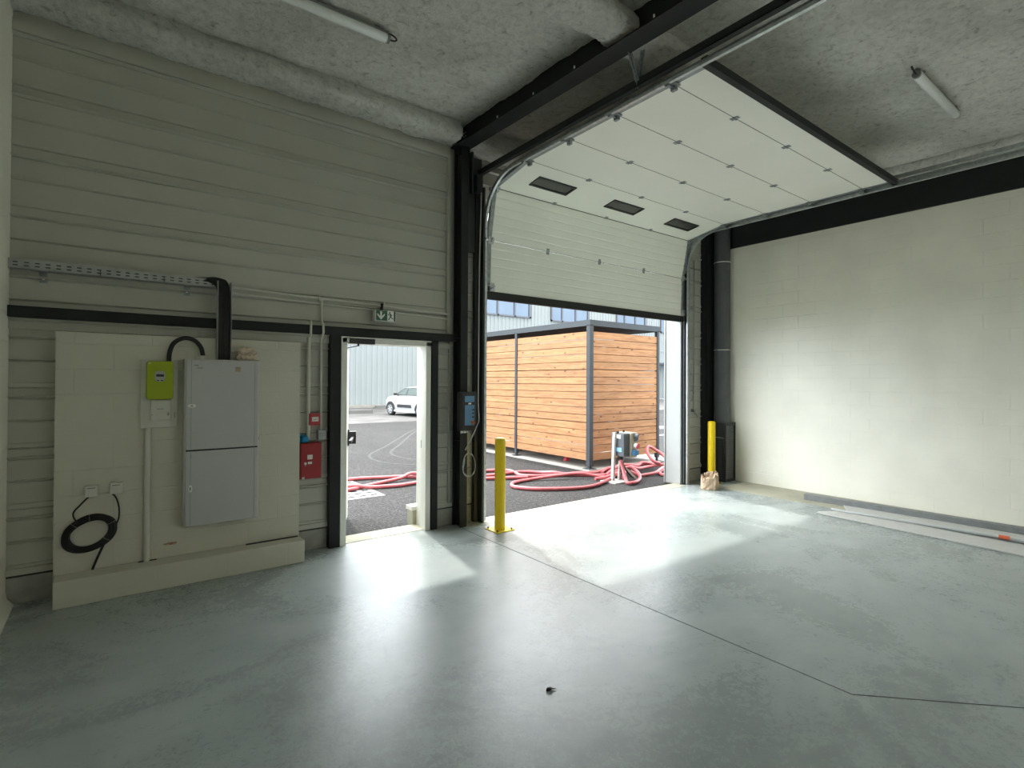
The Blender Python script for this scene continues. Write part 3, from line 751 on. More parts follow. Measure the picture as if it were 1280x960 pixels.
# conduits on the liner
b = MB(); P = [(.87, 5.495, 2.578), (1.4, 5.495, 2.562), (2.3, 5.495, 2.538), (3.18, 5.495, 2.512)]
b.tube(P, .012, 8)
for x in (1.66, 2.36): b.box(x, x + .012, 5.48, 5.51, 2.525, 2.58)
tag(b.build('conduit', 'white_pvc'), 'upper of the two thin white conduits running level above the black rail', 'conduit', 'white conduits on the front wall')
b = MB(); b.tube([(p[0], p[1], p[2] - .055) for p in P], .009, 8)
tag(b.build('conduit', 'white_pvc'), 'lower of the two thin white conduits running level above the black rail', 'conduit', 'white conduits on the front wall')
b = MB(); b.tube([(1.565, 5.485, 1.12), (1.562, 5.485, 2.15)], .018, 10); b.tube([(1.56, 5.43, 2.165), (1.56, 5.41, 2.18), (1.56, 5.405, 2.29), (1.565, 5.43, 2.31)], .012, 8)
tag(b.build('conduit', 'white_pvc'), 'thick white conduit dropping to the red cabinet', 'conduit', 'white conduits on the front wall')
b = MB(); b.tube([(1.688, 5.485, 1.21), (1.685, 5.485, 2.14), (1.682, 5.44, 2.17), (1.682, 5.405, 2.2), (1.68, 5.405, 2.27), (1.684, 5.47, 2.32), (1.685, 5.485, 2.54)], .0125, 10)
b.box(1.655, 1.715, 5.475, 5.51, 2.535, 2.56)
tag(b.build('conduit', 'white_pvc'), 'thin white conduit looping over the black rail beside the alarm call point', 'conduit', 'white conduits on the front wall')

# call point
cp = thing('alarm_call_point', (1.618, 5.49, 1.27), 'small red alarm call point with a white plate', 'call point')
b = MB(); b.box(1.565, 1.672, 5.445, 5.515, 1.265, 1.385); b.build('case', 'red_plastic', cp, bevel=.006)
b = MB(); b.box(1.588, 1.652, 5.440, 5.446, 1.305, 1.350); b.use(1).box(1.60, 1.64, 5.439, 5.441, 1.322, 1.327); b.build('press_plate', ['label_white', 'label_grey'], cp)
# red cabinet
rc = thing('red_cabinet', (1.563, 5.45, .74), 'red metal shut-off cabinet with two white labels and a key', 'red cabinet')
b = MB(); b.box(1.464, 1.672, 5.40, 5.512, .742, 1.095); b.build('body', 'red_paint', rc, bevel=.004)
b = MB(); b.box(1.475, 1.668, 5.393, 5.401, .75, 1.088); rd = b.build('cabinet_door', 'red_paint', rc, bevel=.003)
for q in ((1.532, 1.582, 5.3905, 5.394, .935, .98), (1.537, 1.577, 5.3905, 5.394, .888, .912), (1.483, 1.505, 5.3905, 5.394, .745, .765)):
    b = MB(); b.box(*q); b.build('sticker', 'label_white', rd)
b = MB(); b.cyl((1.512, 5.394, .897), (1.512, 5.38, .897), .012, 12); b.box(1.507, 1.511, 5.372, 5.382, .875, .905); b.build('key', 'bolt_bright', rd)
crumple('plastic_bag', (1.51, 5.45, 1.096), (.05, .035, .045), 'blue_film', 'crumpled blue plastic scrap on top of the red cabinet', 'plastic bag', 8.7, amp=.6)
b = MB(); b.box(1.655, 1.735, 5.455, 5.515, 1.115, 1.215); tag(b.build('junction_box', 'galv_dark', bevel=.003), 'small grey junction box behind the top of the red cabinet', 'junction box')

# exit sign
ex = thing('exit_sign', (2.345, 5.43, 2.36), 'green and white emergency exit sign with arrow and running figure', 'exit sign')
b = MB(); b.box(2.222, 2.468, 5.40, 5.480, 2.36, 2.482); b.build('housing', 'sign_edge', ex, bevel=.005)
b = MB(); b.box(2.236, 2.362, 5.3965, 5.401, 2.368, 2.476); b.build('green_panel', 'green_sign', ex)
b = MB(); b.box(2.362, 2.437, 5.3965, 5.401, 2.368, 2.476); b.build('white_panel', 'sign_white', ex)
b = MB(); b.box(2.437, 2.456, 5.3965, 5.401, 2.368, 2.476); b.build('dark_panel', 'sign_black', ex)
b = MB(); ax, yy = 2.290, 5.3955
b.box(ax - .010, ax + .010, yy, yy + .002, 2.40, 2.466)
b.prism([(ax, 2.376), (ax + .042, 2.424), (ax + .042, 2.446), (ax, 2.402), (ax - .042, 2.446), (ax - .042, 2.424)], 1, yy, yy + .002)
b.build('arrow', 'sign_white', ex)
b = MB(); fx = 2.393
b.prism([(fx - .004 + .009 * math.cos(2 * PI * k / 12), 2.456 + .009 * math.sin(2 * PI * k / 12)) for k in range(12)], 1, yy, yy + .002)
def limb(pts, w):
    for a, c in zip(pts, pts[1:]): b.bar((a[0], yy + .001, a[1]), (c[0], yy + .001, c[1]), .002, w, (0, 0, 1) if abs(a[0] - c[0]) > 1e-6 else (1, 0, 0))
limb([(fx, 2.445), (fx + .008, 2.415)], .016)
limb([(fx, 2.442), (fx - .016, 2.438), (fx - .026, 2.428)], .007); limb([(fx + .002, 2.440), (fx + .018, 2.434), (fx + .024, 2.424)], .007)
limb([(fx + .008, 2.417), (fx - .004, 2.400), (fx - .018, 2.378)], .009); limb([(fx + .008, 2.416), (fx + .020, 2.398), (fx + .038, 2.394)], .009)
b.build('running_figure', 'sign_black', ex)
b = MB(); b.box(2.325, 2.337, 5.45, 5.50, 2.48, 2.56); b.build('clip', 'black_plastic', ex)

# ------------------------------------------------------------------ coil of cable and its two sockets
coil = thing('cable_coil', (-.145, 5.36, .48), 'coil of black cable tied up on the block panel', 'cable coil')
ctr = Vector((-.145, 5.352, .497)); tilt = math.radians(24)
def cpt(a, ra, rb, yo):
    x, z = ra * math.cos(a), rb * math.sin(a)
    return (ctr.x + x * math.cos(tilt) - z * math.sin(tilt), ctr.y + yo, ctr.z + x * math.sin(tilt) + z * math.cos(tilt))
b = MB()
random.seed(3)
for k in range(15):
    f = (k % 5) / 4; lay = k // 5
    ph = random.random() * 6
    pts = []
    for i in range(48):
        a = 2 * PI * i / 48; wob = .003 * math.sin(3 * a + ph)
        pts.append(cpt(a, .130 + .045 * f + wob, .098 + .036 * f + wob, .022 - .011 * lay - .004 * math.sin(2 * a + ph)))
    b.tube(pts, .0058, 6, closed=True)
b.build('coiled_cable', 'black_cable', coil)
for a in (1.95, 1.25, .05, -1.05):
    b = MB(); P = []
    for k in range(12):
        t = 2 * PI * k / 12; f = math.cos(t); P.append(cpt(a, .1525 + .031 * f, .116 + .027 * f, .008 + .022 * math.sin(t)))
    b.tube(P, .0022, 6, closed=True); b.build('cable_tie', 'tie', coil)
for P in ([(-.155, 5.362, .785), (-.20, 5.355, .735), (-.245, 5.355, .675), (-.235, 5.35, .62), (-.20, 5.35, .585)], [(-.01, 5.362, .80), (.02, 5.355, .76), (.04, 5.355, .68), (.04, 5.35, .60), (.025, 5.35, .55)], [(-.05, 5.35, .41), (-.07, 5.352, .36), (-.10, 5.362, .28), (-.125, 5.37, .205)]):
    b = MB(); b.tube(spline(P, 6), .006 if P[2][2] > .5 else .009, 8); b.build('cable_tail', 'black_cable', coil)
for x0, z0, lb in ((-.207, .785, 'white outlet box over the cable coil, farther from the conduit'), (-.05, .792, 'white outlet box over the cable coil, nearer the conduit')):
    t = thing('outlet_box', (x0 + .055, 5.37, z0), lb, 'outlet box', group='outlet boxes above the cable coil')
    b = MB(); b.box(x0 + .03, x0 + .112, 5.345, 5.384, z0, z0 + .088); b.build('case', 'white_pvc', t, bevel=.004)
    b = MB(); b.box(x0 + .045, x0 + .095, 5.343, 5.346, z0 + .066, z0 + .074); b.build('printed_label', 'label_grey', t)

# ------------------------------------------------------------------ door control box on the column
ct = thing('door_controller', (3.30, 5.27, 1.13), 'black door control box with a blue keypad on the steel column', 'control box')
b = MB(); b.box(3.196, 3.402, 5.232, 5.318, 1.142, 1.592); b.build('case', 'black_plastic', ct, bevel=.008)
b = MB(); b.box(3.207, 3.402, 5.214, 5.235, 1.142, 1.592); cv = b.build('front_cover', 'black_plastic', ct, bevel=.006)
b = MB(); b.box(3.243, 3.372, 5.211, 5.215, 1.475, 1.545); b.build('display', 'blue_panel', cv)
b = MB(); b.box(3.243, 3.372, 5.211, 5.215, 1.205, 1.44); b.build('keypad', 'blue_panel', cv)
b = MB(); b.box(3.29, 3.328, 5.211, 5.215, 1.448, 1.466); b.build('keypad_label', 'label_white', cv)
for z in (1.385, 1.345, 1.30):
    b = MB(); b.cyl((3.352, 5.212, z), (3.352, 5.203, z), .011, 12); b.build('button', 'black_plastic', cv)
b = MB(); b.cyl((3.348, 5.213, 1.238), (3.348, 5.19, 1.238), .020, 14); b.box(3.344, 3.352, 5.180, 5.195, 1.218, 1.258); b.build('rotary_switch', 'amber', cv)
for x in (3.225, 3.26, 3.295):
    b = MB(); b.cyl((x, 5.25, 1.142), (x, 5.25, 1.115), .014, 10); b.build('gland', 'label_white', ct)
cw = thing('control_cable', (3.45, 5.25, 1.2), 'pale cable hanging from the control box in a loose loop', 'cable')
b = MB(); b.tube(spline([(3.53, 5.33, 4.0), (3.50, 5.32, 3.0), (3.49, 5.31, 2.0), (3.46, 5.27, 1.45), (3.42, 5.19, 1.27), (3.37, 5.165, 1.18), (3.30, 5.16, 1.06), (3.22, 5.16, .93)], 8), .008, 8); b.build('cable', 'white_cable', cw)
b = MB()
P = [(3.35 + .085 * math.cos(a) - .02 * math.sin(a), 5.29 + .01 * math.sin(2 * a), .73 + .14 * math.sin(a) + .03 * math.cos(a)) for a in [2 * PI * k / 24 for k in range(24)]]
b.tube(P, .005, 8, closed=True); P2 = [(p[0] + .012 * math.sin(i), p[1] - .012, p[2] + .01) for i, p in enumerate(P[9:22])]; b.tube(P2, .005, 8)
b.build('loop', 'white_cable', cw)

# ------------------------------------------------------------------ yellow bollards
def bollard(loc, label):
    t = thing('bollard', loc, label, 'bollard', group='yellow bollards at the wide door')
    x, y, z = loc
    b = MB(); b.lathe((x, y, z), [(.062, .008), (.062, 1.035), (.058, 1.052), (.045, 1.062), (.0, 1.066)], 28); b.build('post', 'yellow', t)
    b = MB(); b.box(x - .125, x + .125, y - .12, y + .12, z, z + .010); b.build('base_plate', 'yellow', t, bevel=.002)
    for sx in (-1, 1):
        for sy in (-1, 1):
            b = MB(); b.cyl((x + sx * .098, y + sy * .095, z + .010), (x + sx * .098, y + sy * .095, z + .030), .011, 6); b.build('bolt', 'bolt', t)
    return t
bo = bollard((3.585, 4.985, 0), 'yellow steel bollard on a bolted plate beside the steel column')
dup(bo, (8.075, 5.115, 0), 'yellow steel bollard behind the paper bag in the far corner')

# ------------------------------------------------------------------ downpipe, guard and paper bag
dp = thing('downpipe', (8.585, 5.24, 0), 'grey downpipe standing in the corner behind the perforated guard', 'downpipe')
b = MB(); b.cyl((8.585, 5.24, 0), (8.585, 5.24, 4.45), .135, 28); b.build('pipe', 'pipe', dp)
for z in (3.83, 2.29):
    b = MB(); b.tube([(8.585 + .137 * math.cos(2 * PI * k / 28), 5.24 + .137 * math.sin(2 * PI * k / 28), z) for k in range(28)], .007, 6, closed=True); b.build('strap', 'bolt_bright', dp)
pg = thing('pipe_guard', (8.6, 5.2, 0), 'black perforated steel guard around the foot of the downpipe', 'pipe guard')
b = MB(); gx, gy, gh = 8.43, 5.075, 1.02
for x, y in ((gx, gy), (gx, 5.345), (8.715, gy)): b.box(x - .012, x + .012, y - .012, y + .012, 0, gh)
b.box(gx - .012, gx + .012, gy, 5.345, gh - .04, gh); b.box(gx - .012, gx + .012, gy, 5.345, 0, .05); b.box(gx, 8.715, gy - .012, gy + .012, gh - .05, gh); b.box(gx, 8.715, gy - .012, gy + .012, 0, .05)
b.box(gx - .004, gx + .02, gy + .0, gy + .05, 0, gh)
b.build('frame', 'mesh_steel', pg)
b = MB()
for k in range(12): y = gy + .04 + k * .0225; b.box(gx - .004, gx, y, y + .010, .05, gh - .04)
for k in range(40): z = .06 + k * .0235; b.box(gx - .003, gx + .001, gy + .02, 5.33, z, z + .010)
b.build('side_mesh', 'mesh_steel', pg)
b = MB()
b.use(1).box(gx + .03, 8.705, gy + .006, gy + .009, .05, gh - .05)
b.use(0)
for k in range(12): x = gx + .03 + k * .0225; b.box(x, x + .004, gy - .002, gy + .003, .05, gh - .05)
for k in range(38): z = .06 + k * .0245; b.box(gx + .02, 8.705, gy - .001, gy + .002, z, z + .004)
b.build('front_mesh', ['mesh_steel', 'mesh_hole'], pg)
b = MB(); b.bar((gx - .008, gy + .03, .755), (gx - .008, 5.33, .765), .006, .012); b.build('tie_bar', 'galv', pg)

bag = MB(); bag.smooth = False
n = 44; rows = [(0, .0, 1.0), (.02, .0, 1.04), (.06, .0, 1.03), (.11, .0, 1.02), (.15, 0, 1.0), (.18, 0, .97), (.20, 0, .90), (.185, 0, .78), (.15, 0, .66), (.13, 0, .4)]
vs = []
for j, (z, _, s_) in enumerate(rows):
    for i in range(n):
        a = 2 * PI * i / n
        sx, sy = math.copysign(abs(math.cos(a)) ** .5, math.cos(a)), math.copysign(abs(math.sin(a)) ** .5, math.sin(a))
        v = Vector((sx, sy, z * 6)); k = noise.noise(v * 2.3 + Vector((5, 1, 0)))
        k2 = noise.noise(Vector((sx * 5, sy * 5, 4)))
        zz = z + (.05 * k2 + .03 * k + .03 * noise.noise(Vector((sx * 9, sy * 9, 2))) if 4 <= j <= 7 else 0)
        vs.append((7.735 + (.172 * sx * math.cos(.5) - .13 * sy * math.sin(.5)) * s_ * (1 + .12 * k), 4.93 + (.172 * sx * math.sin(.5) + .13 * sy * math.cos(.5)) * s_ * (1 + .12 * k), max(zz, .002) + ((.09 * max(0, k2) + .055 * max(0, sx * .8 + .1)) if 5 <= j <= 7 else 0)))
bag.add(vs, [(j * n + i, j * n + (i + 1) % n, (j + 1) * n + (i + 1) % n, (j + 1) * n + i) for j in range(len(rows) - 1) for i in range(n)])
bag.add(vs[:n], [tuple(range(n))]); bag.add(vs[-n:], [tuple(range(n))])
tag(bag.build('paper_bag', 'paper'), 'crumpled brown paper bag on the floor before the corner bollard', 'paper bag')

# small rod on the right liner
b = MB(); b.cyl((8.085, 5.47, 1.235), (8.085, 5.47, 3.85), .010, 8); b.tube([(8.085, 5.47, 1.24), (8.10, 5.46, 1.20), (8.19, 5.46, 1.12)], .014, 8); b.box(8.07, 8.12, 5.45, 5.51, 1.20, 1.25)
tag(b.build('conduit', 'galv_dark'), 'thin grey conduit on the cladding between the door track and the downpipe', 'conduit')

# ------------------------------------------------------------------ things along the right wall
b = MB(); b.use(0).prism([(7.40, 3.16), (7.49, 3.165), (7.80, 2.98), (7.68, 1.0), (7.56, -1.2), (7.06, -1.2), (7.24, 1.145)], 2, .004, .016)
o = b.build('board', 'wood_plank'); tag(o, 'long white board lying on the floor, nearest the room', 'board', 'white boards by the right wall')
b = MB(); b.prism([(8.17, 3.13), (7.85, 2.96), (7.84, 1.0), (7.84, -1.2), (8.20, -1.2), (8.22, 1.1)], 2, .004, .018)
tag(b.build('board', 'wood_plank'), 'white board lying between the pale tube and the grey profile', 'board', 'white boards by the right wall')
tb = thing('tube', (7.8, 2, .018), 'thin pale tube with an orange band lying on the white boards', 'tube')
p0, p1 = Vector((7.68, 3.09, .034)), Vector((8.05, -1.2, .034))
b = MB(); b.cyl(p0, p1, .016, 12); b.build('shaft', 'tube_white', tb)
c = p0 + (p1 - p0) * .395; dd = (p1 - p0).normalized()
b = MB(); b.cyl(c - dd * .045, c + dd * .045, .022, 12); b.build('band', 'orange', tb)
b = MB(); b.prism([(8.12, 3.64), (8.24, 3.66), (8.47, -1.2), (8.35, -1.2)], 2, .004, .085)
tag(b.build('steel_profile', 'grey_profile', bevel=.004), 'grey box-section steel profile lying along the foot of the cream wall', 'steel profile')
b = MB(); b.tube(spline([(1.93, 2.235, .006), (1.95, 2.222, .012), (1.965, 2.233, .008), (1.95, 2.243, .006), (1.94, 2.235, .01)], 5), .006, 6); b.tube([(1.955, 2.235, .008), (1.985, 2.215, .006)], [.006, .002], 6)
tag(b.build('cable_scrap', 'scrap'), 'tiny black scrap of cable lying in the middle of the floor', 'scrap')

# ------------------------------------------------------------------ ceiling lamps
def lamp(loc, label, L=1.27, flip=1):
    t = thing('batten_lamp', loc, label, 'ceiling lamp', group='tubular batten lamps on the ceiling')
    x, y, z = loc
    b = MB(); b.tube([(x + .02, y, z), (x + .035, y, z), (x + L - .035, y, z), (x + L - .02, y, z)], [.030, .040, .040, .030], 18); b.build('diffuser', 'diffuser', t)
    b = MB(); b.box(x + .01, x + L - .01, y - .030, y + .030, z + .028, z + .052); b.build('body', 'lamp_body', t, bevel=.006)
    for xx in (x + .012, x + L - .012):
        b = MB(); b.tube([(xx - .012, y, z), (xx + .012, y, z)], .036, 16); b.build('end_cap', 'lamp_body', t)
    for xx in (x + .12, x + L - .12):
        b = MB(); b.tube([(xx, y, z + .05), (xx, y, ceil_z(y) - .0)], .006, 6); b.box(xx - .02, xx + .02, y - .034, y + .034, z + .05, z + .056); b.build('hanger', 'lamp_body', t)
    e = x + L if flip > 0 else x
    b = MB(); b.tube(spline([(e, y, z), (e + flip * .04, y, z + .002), (e + flip * .075, y + .01, z + .03), (e + flip * .05, y + .02, z + .06), (e - flip * .05, y + .02, z + .07), (e - flip * .10, y + .01, ceil_z(y))], 6), .007, 8); b.build('lead', 'black_cable', t)
    return t
lamp((.58, 4.235, 4.635), 'tubular lamp hanging over the front wall with the electrical cabinet', flip=1)
lamp((5.93, 1.66, 4.595), 'tubular lamp hanging beyond the raised sectional door', flip=-1)

# ------------------------------------------------------------------ outside: yard
b = MB(); b.box(-60, 90, 5.5, 20.8, -.3, -.02); tag(b.build('ground_asphalt', 'asphalt', origin=(0, 10, 0)), 'dark grey asphalt of the yard outside', 'asphalt', kind=S)
b = MB(); b.box(-60, 90, 20.8, 60, -.3, -.02); tag(b.build('ground_far', 'asphalt_pale', origin=(0, 30, 0)), 'paler asphalt parking strip before the far building', 'asphalt', kind=S)
for off, lb in ((0, 'inner of two faint curved tyre tracks on the asphalt'), (.9, 'outer of two faint curved tyre tracks on the asphalt')):
    b = MB(); P = spline([(5.1 + off * .9, 9.9, 0), (4.6 + off * .8, 10.6, 0), (4.75 + off * .6, 11.8, 0), (5.9 + off * .4, 13.4, 0), (8.6 + off * .2, 17.2, 0), (11.5, 20.6 - off * .3, 0)], 10)
    for a, c in zip(P, P[1:]): b.bar((a.x, a.y, -.0195), (c.x, c.y, -.0195), .07, .003)
    tag(b.build('road_marking', 'tyre_track'), lb, 'tyre track', kind=S)
b = MB(); b.box(12, 24, 12.15, 12.45, -.02, .07); tag(b.build('kerb', 'marking', bevel=.02), 'white kerb across the yard behind the shelter corner', 'kerb', kind=S)
b = MB(); b.box(12, 24, 10.85, 10.97, -.02, -.014); tag(b.build('road_marking', 'marking'), 'thin white line painted on the asphalt beside the shelter', 'road marking', kind=S)
b = MB(); b.box(-3, 11.0, 26.9, 27.2, -.02, .17); tag(b.build('kerb', 'kerb_grey'), 'grey kerb block before the pale building, left of the car', 'kerb', kind=S)
b = MB(); b.box(13.4, 18, 32.2, 32.4, -.02, .12); tag(b.build('kerb', 'kerb_grey'), 'dark grey kerb block before the pale building, behind the car', 'kerb', kind=S)
b = MB(); b.box(-10, 22, 32.4, 33.0, -.02, .14); tag(b.build('kerb', 'slab'), 'low concrete footing along the base of the pale building', 'kerb', kind=S)
b = MB(); b.box(5.5, 7.0, 19.6, 19.75, -.02, -.014); tag(b.build('road_marking', 'marking'), 'short white road marking far out in the yard', 'road marking', kind=S)

# grating
gr = MB(); x0, x1, y0, y1 = 2.2, 3.27, 7.62, 8.92
n1, n2 = 7, 6
for k in range(n1 + 1): y = y0 + (y1 - y0) * k / n1; gr.box(x0, x1, y - .045, y + .045, -.022, -.017)
for k in range(n2 + 1): x = x0 + (x1 - x0) * k / n2; gr.box(x - .035, x + .035, y0 - .045, y1 + .045, -.022, -.0175)
tag(gr.build('drain_grate', 'grate'), 'pale metal grating set in the asphalt under the hoses', 'grate')

# hoses
HZ = .013
def hose(pts, label, r=.030, z=HZ):
    P = [(p[0], p[1], p[2] if len(p) > 2 else z) for p in pts]
    b = MB(); b.tube(spline(P, 8), r, 10)
    return tag(b.build('hose', 'hose'), label, 'hose', 'red hoses in the yard')
hose([(2.2, 9.1), (2.8, 9.05), (3.25, 8.98), (3.5, 8.94), (3.82, 8.81), (4.08, 8.72), (4.34, 8.52), (4.9, 8.35), (5.4, 8.35), (5.75, 8.33), (6.03, 8.15), (6.0, 7.85), (5.92, 7.6), (6.1, 7.38), (6.45, 7.22), (6.75, 7.07), (6.99, 6.84), (7.25, 6.72), (7.6, 6.85)], 'red hose crossing behind the grating and on past the yellow bollard to the heap')
hose([(2.2, 7.95), (2.94, 8.12), (3.17, 8.22), (3.42, 8.33), (3.66, 8.42), (3.99, 8.50, .03), (4.25, 8.56, .08), (4.6, 8.40), (5.1, 8.1), (5.5, 7.9), (5.99, 7.90), (6.25, 7.80), (6.42, 7.6), (6.47, 7.32, .05), (6.6, 7.15, .03), (6.85, 7.0, .05), (7.2, 7.02), (7.5, 7.06), (7.76, 7.0)], 'red hose slanting over the grating toward the shelter corner post')
hose([(2.2, 8.25), (2.97, 8.21, .05), (3.27, 8.14), (3.51, 8.05), (3.76, 8.0), (4.13, 8.05), (4.6, 8.0), (5.1, 7.75), (5.5, 7.55), (5.9, 7.36)], 'red hose lying nearest the pedestrian doorway across the grating')
hose([(7.5, 6.75, .05), (7.26, 6.55), (7.01, 6.64), (6.7, 6.86, .07), (6.29, 7.02, .05), (5.87, 7.17), (5.51, 7.14), (5.31, 7.04), (5.19, 6.84), (5.26, 6.63), (5.41, 6.44), (5.73, 6.24), (5.98, 6.14), (6.23, 6.12), (6.54, 6.20), (6.9, 6.36), (7.2, 6.5)], 'red hose making the wide loop before the wooden shelter')
hose([(6.76, 6.54), (7.0, 6.50, .03), (7.41, 6.60, .05), (7.91, 6.86)], 'short red hose end poking out behind the electric post toward the bollard')
hose([(7.05, 6.55, .05), (7.3, 6.62, .12), (7.67, 6.75, .16), (8.0, 6.95, .10), (8.3, 7.02, .05), (8.85, 7.0, .05)], 'red hose arching over the top of the tangled heap')
hose([(7.1, 6.2, .05), (7.45, 6.45, .12), (7.7, 6.55, .14), (7.95, 6.58, .08), (8.31, 6.68, .06), (8.61, 6.70, .06), (8.85, 6.6, .1), (8.95, 6.75, .22), (8.86, 6.95, .36), (8.7, 6.95, .40), (8.56, 6.85, .30), (8.55, 6.7, .16), (8.7, 6.65, .10)], 'red hose curling up into a ring beside the shelter corner')
hose([(7.45, 6.8, .05), (7.62, 6.55, .07), (7.68, 6.35), (7.85, 6.30), (8.05, 6.26, .03), (8.3, 6.35, .05), (8.6, 6.5, .05)], 'red hose at the front of the heap beside the white reveal')
hose([(8.85, 6.5, .03), (8.45, 6.42), (8.2, 6.28), (8.1, 6.1), (8.25, 6.0), (8.6, 6.05)], 'red hose making a small loop half hidden by the white reveal')
hose([(7.06, 6.22, .36), (7.06, 6.18, .22), (7.0, 6.06, .06), (6.93, 5.96, .02), (7.0, 5.90, .02), (7.2, 5.96, .02), (7.45, 6.12, .04), (7.6, 6.32, .10), (7.55, 6.45, .16), (7.4, 6.5, .12), (7.2, 6.45, .06)], 'red hose hooking down around the foot of the electric post')
hose([(7.3, 6.9, .03), (7.55, 6.98, .06), (7.85, 6.78, .13), (8.1, 6.72, .10), (8.4, 6.85, .12), (8.75, 6.85, .05)], 'red hose threaded through the middle of the heap')

# electric post
ep = thing('power_post', (7.05, 6.3, -.02), 'white post with grey and beige socket boxes standing among the red hoses', 'power post')
b = MB(); b.bar((6.985, 6.34, -.02), (7.035, 6.34, .83), .05, .05, (0, 1, 0)); b.build('post', 'white_paint', ep)
b = MB(); b.box(6.80, 7.16, 6.12, 6.46, -.02, -.005); b.build('base_plate', 'white_paint', ep)
b = MB(); b.bar((7.13, 6.30, .42), (7.10, 6.30, -.01), .04, .03, (0, 1, 0)); b.build('stay', 'white_paint', ep)
b = MB(); b.bar((7.12, 6.28, .30), (7.36, 6.10, 0.0), .05, .03); b.build('stay', 'white_paint', ep)
b = MB(); b.box(7.055, 7.22, 6.15, 6.44, .42, .82); db = b.build('breaker_box', 'dark_box', ep, bevel=.006)
b = MB(); b.box(7.050, 7.056, 6.20, 6.40, .50, .57); b.build('sticker', 'blue_light', db)
b = MB(); b.box(7.050, 7.056, 6.22, 6.38, .73, .80); b.build('sticker', 'label_white', db)
b = MB(); b.box(7.20, 7.36, 6.11, 6.42, .40, .83); sb = b.build('socket_box', 'beige_box', ep, bevel=.006)
for z, m_, r in ((.77, 'dark_box', .05), (.72, 'dark_box', .035)):
    b = MB(); b.cyl((7.30, 6.11, z), (7.32, 6.06, z - .01), r, 14); b.build('socket', m_, sb)
b = MB(); b.cyl((7.285, 6.11, .615), (7.30, 6.05, .60), .04, 14); b.use(1).cyl((7.30, 6.05, .60), (7.302, 6.035, .597), .046, 14); b.build('socket', ['label_white', 'red_socket'], sb)
b = MB(); b.box(7.22, 7.34, 6.05, 6.11, .44, .53); b.build('socket', 'blue_socket', sb, bevel=.01)
for q in ((7.07, 6.3, .82), (7.22, 6.3, .83)):
    b = MB(); b.cyl(q, (q[0], q[1], q[2] + .035), .02, 8); b.build('cap', 'black_plastic', ep)
b = MB(); b.cyl((7.12, 6.28, .42), (7.12, 6.28, .34), .05, 12); b.tube(spline([(7.10, 6.27, .36), (7.05, 6.22, .25), (7.04, 6.20, .15)], 5), .012, 6); b.tube(spline([(7.14, 6.27, .36), (7.17, 6.22, .2), (7.3, 6.2, .06), (7.42, 6.22, .02)], 5), .014, 6); b.build('cable', 'black_cable', ep)

# ------------------------------------------------------------------ wooden shelter
sh = thing('shelter', (8.45, 9.6, 0), 'larch-slatted bin shelter with blue-grey steel posts on a concrete slab', 'shelter')
SX0, SX1, SY0, SY1, HT = 7.445, 9.62, 7.36, 12.3, 2.94
for x, y in ((SX0, SY0), (SX1 - .09, SY0), (SX0, 9.72), (SX0, SY1), (SX1 - .09, SY1)):
    b = MB(); w = .10 if y == SY0 and x == SX0 else .075
    b.box(x, x + w, y, y + w, .06, HT - .1); b.box(x - .05, x + w + .05, y - .05, y + w + .05, .0, .012); b.box(x + w * .2, x + w * .8, y + w * .2, y + w * .8, .0, .07)
    b.build('post', 'post_grey', sh, bevel=.003)
for bx in [(SX0, SX1, SY0, SY0 + .09), (SX0, SX1, SY1 - .09, SY1 + .08), (SX0, SX0 + .09, SY0 + .09, SY1), (SX1 - .09, SX1, SY0 + .09, SY1)]:
    b = MB(); b.box(*bx, HT - .115, HT); b.build('top_beam', 'post_grey', sh)
b = MB(); b.box(SX0 + .09, SX1 - .09, SY0 + .09, SY1 - .09, HT - .10, HT - .06); b.build('roof_deck', 'roof_dark', sh)
def slats(x0, x1, y0, y1, m):
    b = MB(); z = .165; k = 0
    while k < 17:
        h = .146; b.box(x0, x1, y0, y1, z, z + h - .007 - (.006 if k in (4, 11) else 0)); z += .1505; k += 1
    b.build('slat_panel', m, sh)
slats(SX0 + .10, SX1 - .09, SY0 + .02, SY0 + .045, 'larch_x')
slats(SX0 + .02, SX0 + .045, SY0 + .10, 9.72, 'larch_y'); slats(SX0 + .02, SX0 + .045, 9.80, SY1, 'larch_y')
slats(SX1 - .05, SX1 - .025, SY0 + .10, SY1, 'larch_y'); slats(SX0 + .10, SX1 - .09, SY1 + .02, SY1 + .045, 'larch_x')
b = MB(); b.box(SX0 + .1, SX0 + .15, 9.70, 9.76, .10, .17); b.build('bracket', 'dark_steel', sh)
b = MB(); b.box(7.33, 10.2, 7.28, 12.5, -.2, .0); tag(b.build('slab_shelter', 'slab'), 'pale concrete slab under the wooden shelter', 'slab', kind=S)
b = MB(); b.cyl((7.9, 8.5, 0.0), (7.9, 8.5, .07), .07, 12); b.cyl((7.9, 8.5, .07), (7.9, 8.5, .11), .035, 10); tag(b.build('pipe_stub', 'red_socket'), 'small dark red cap on the slab under the slats', 'cap')

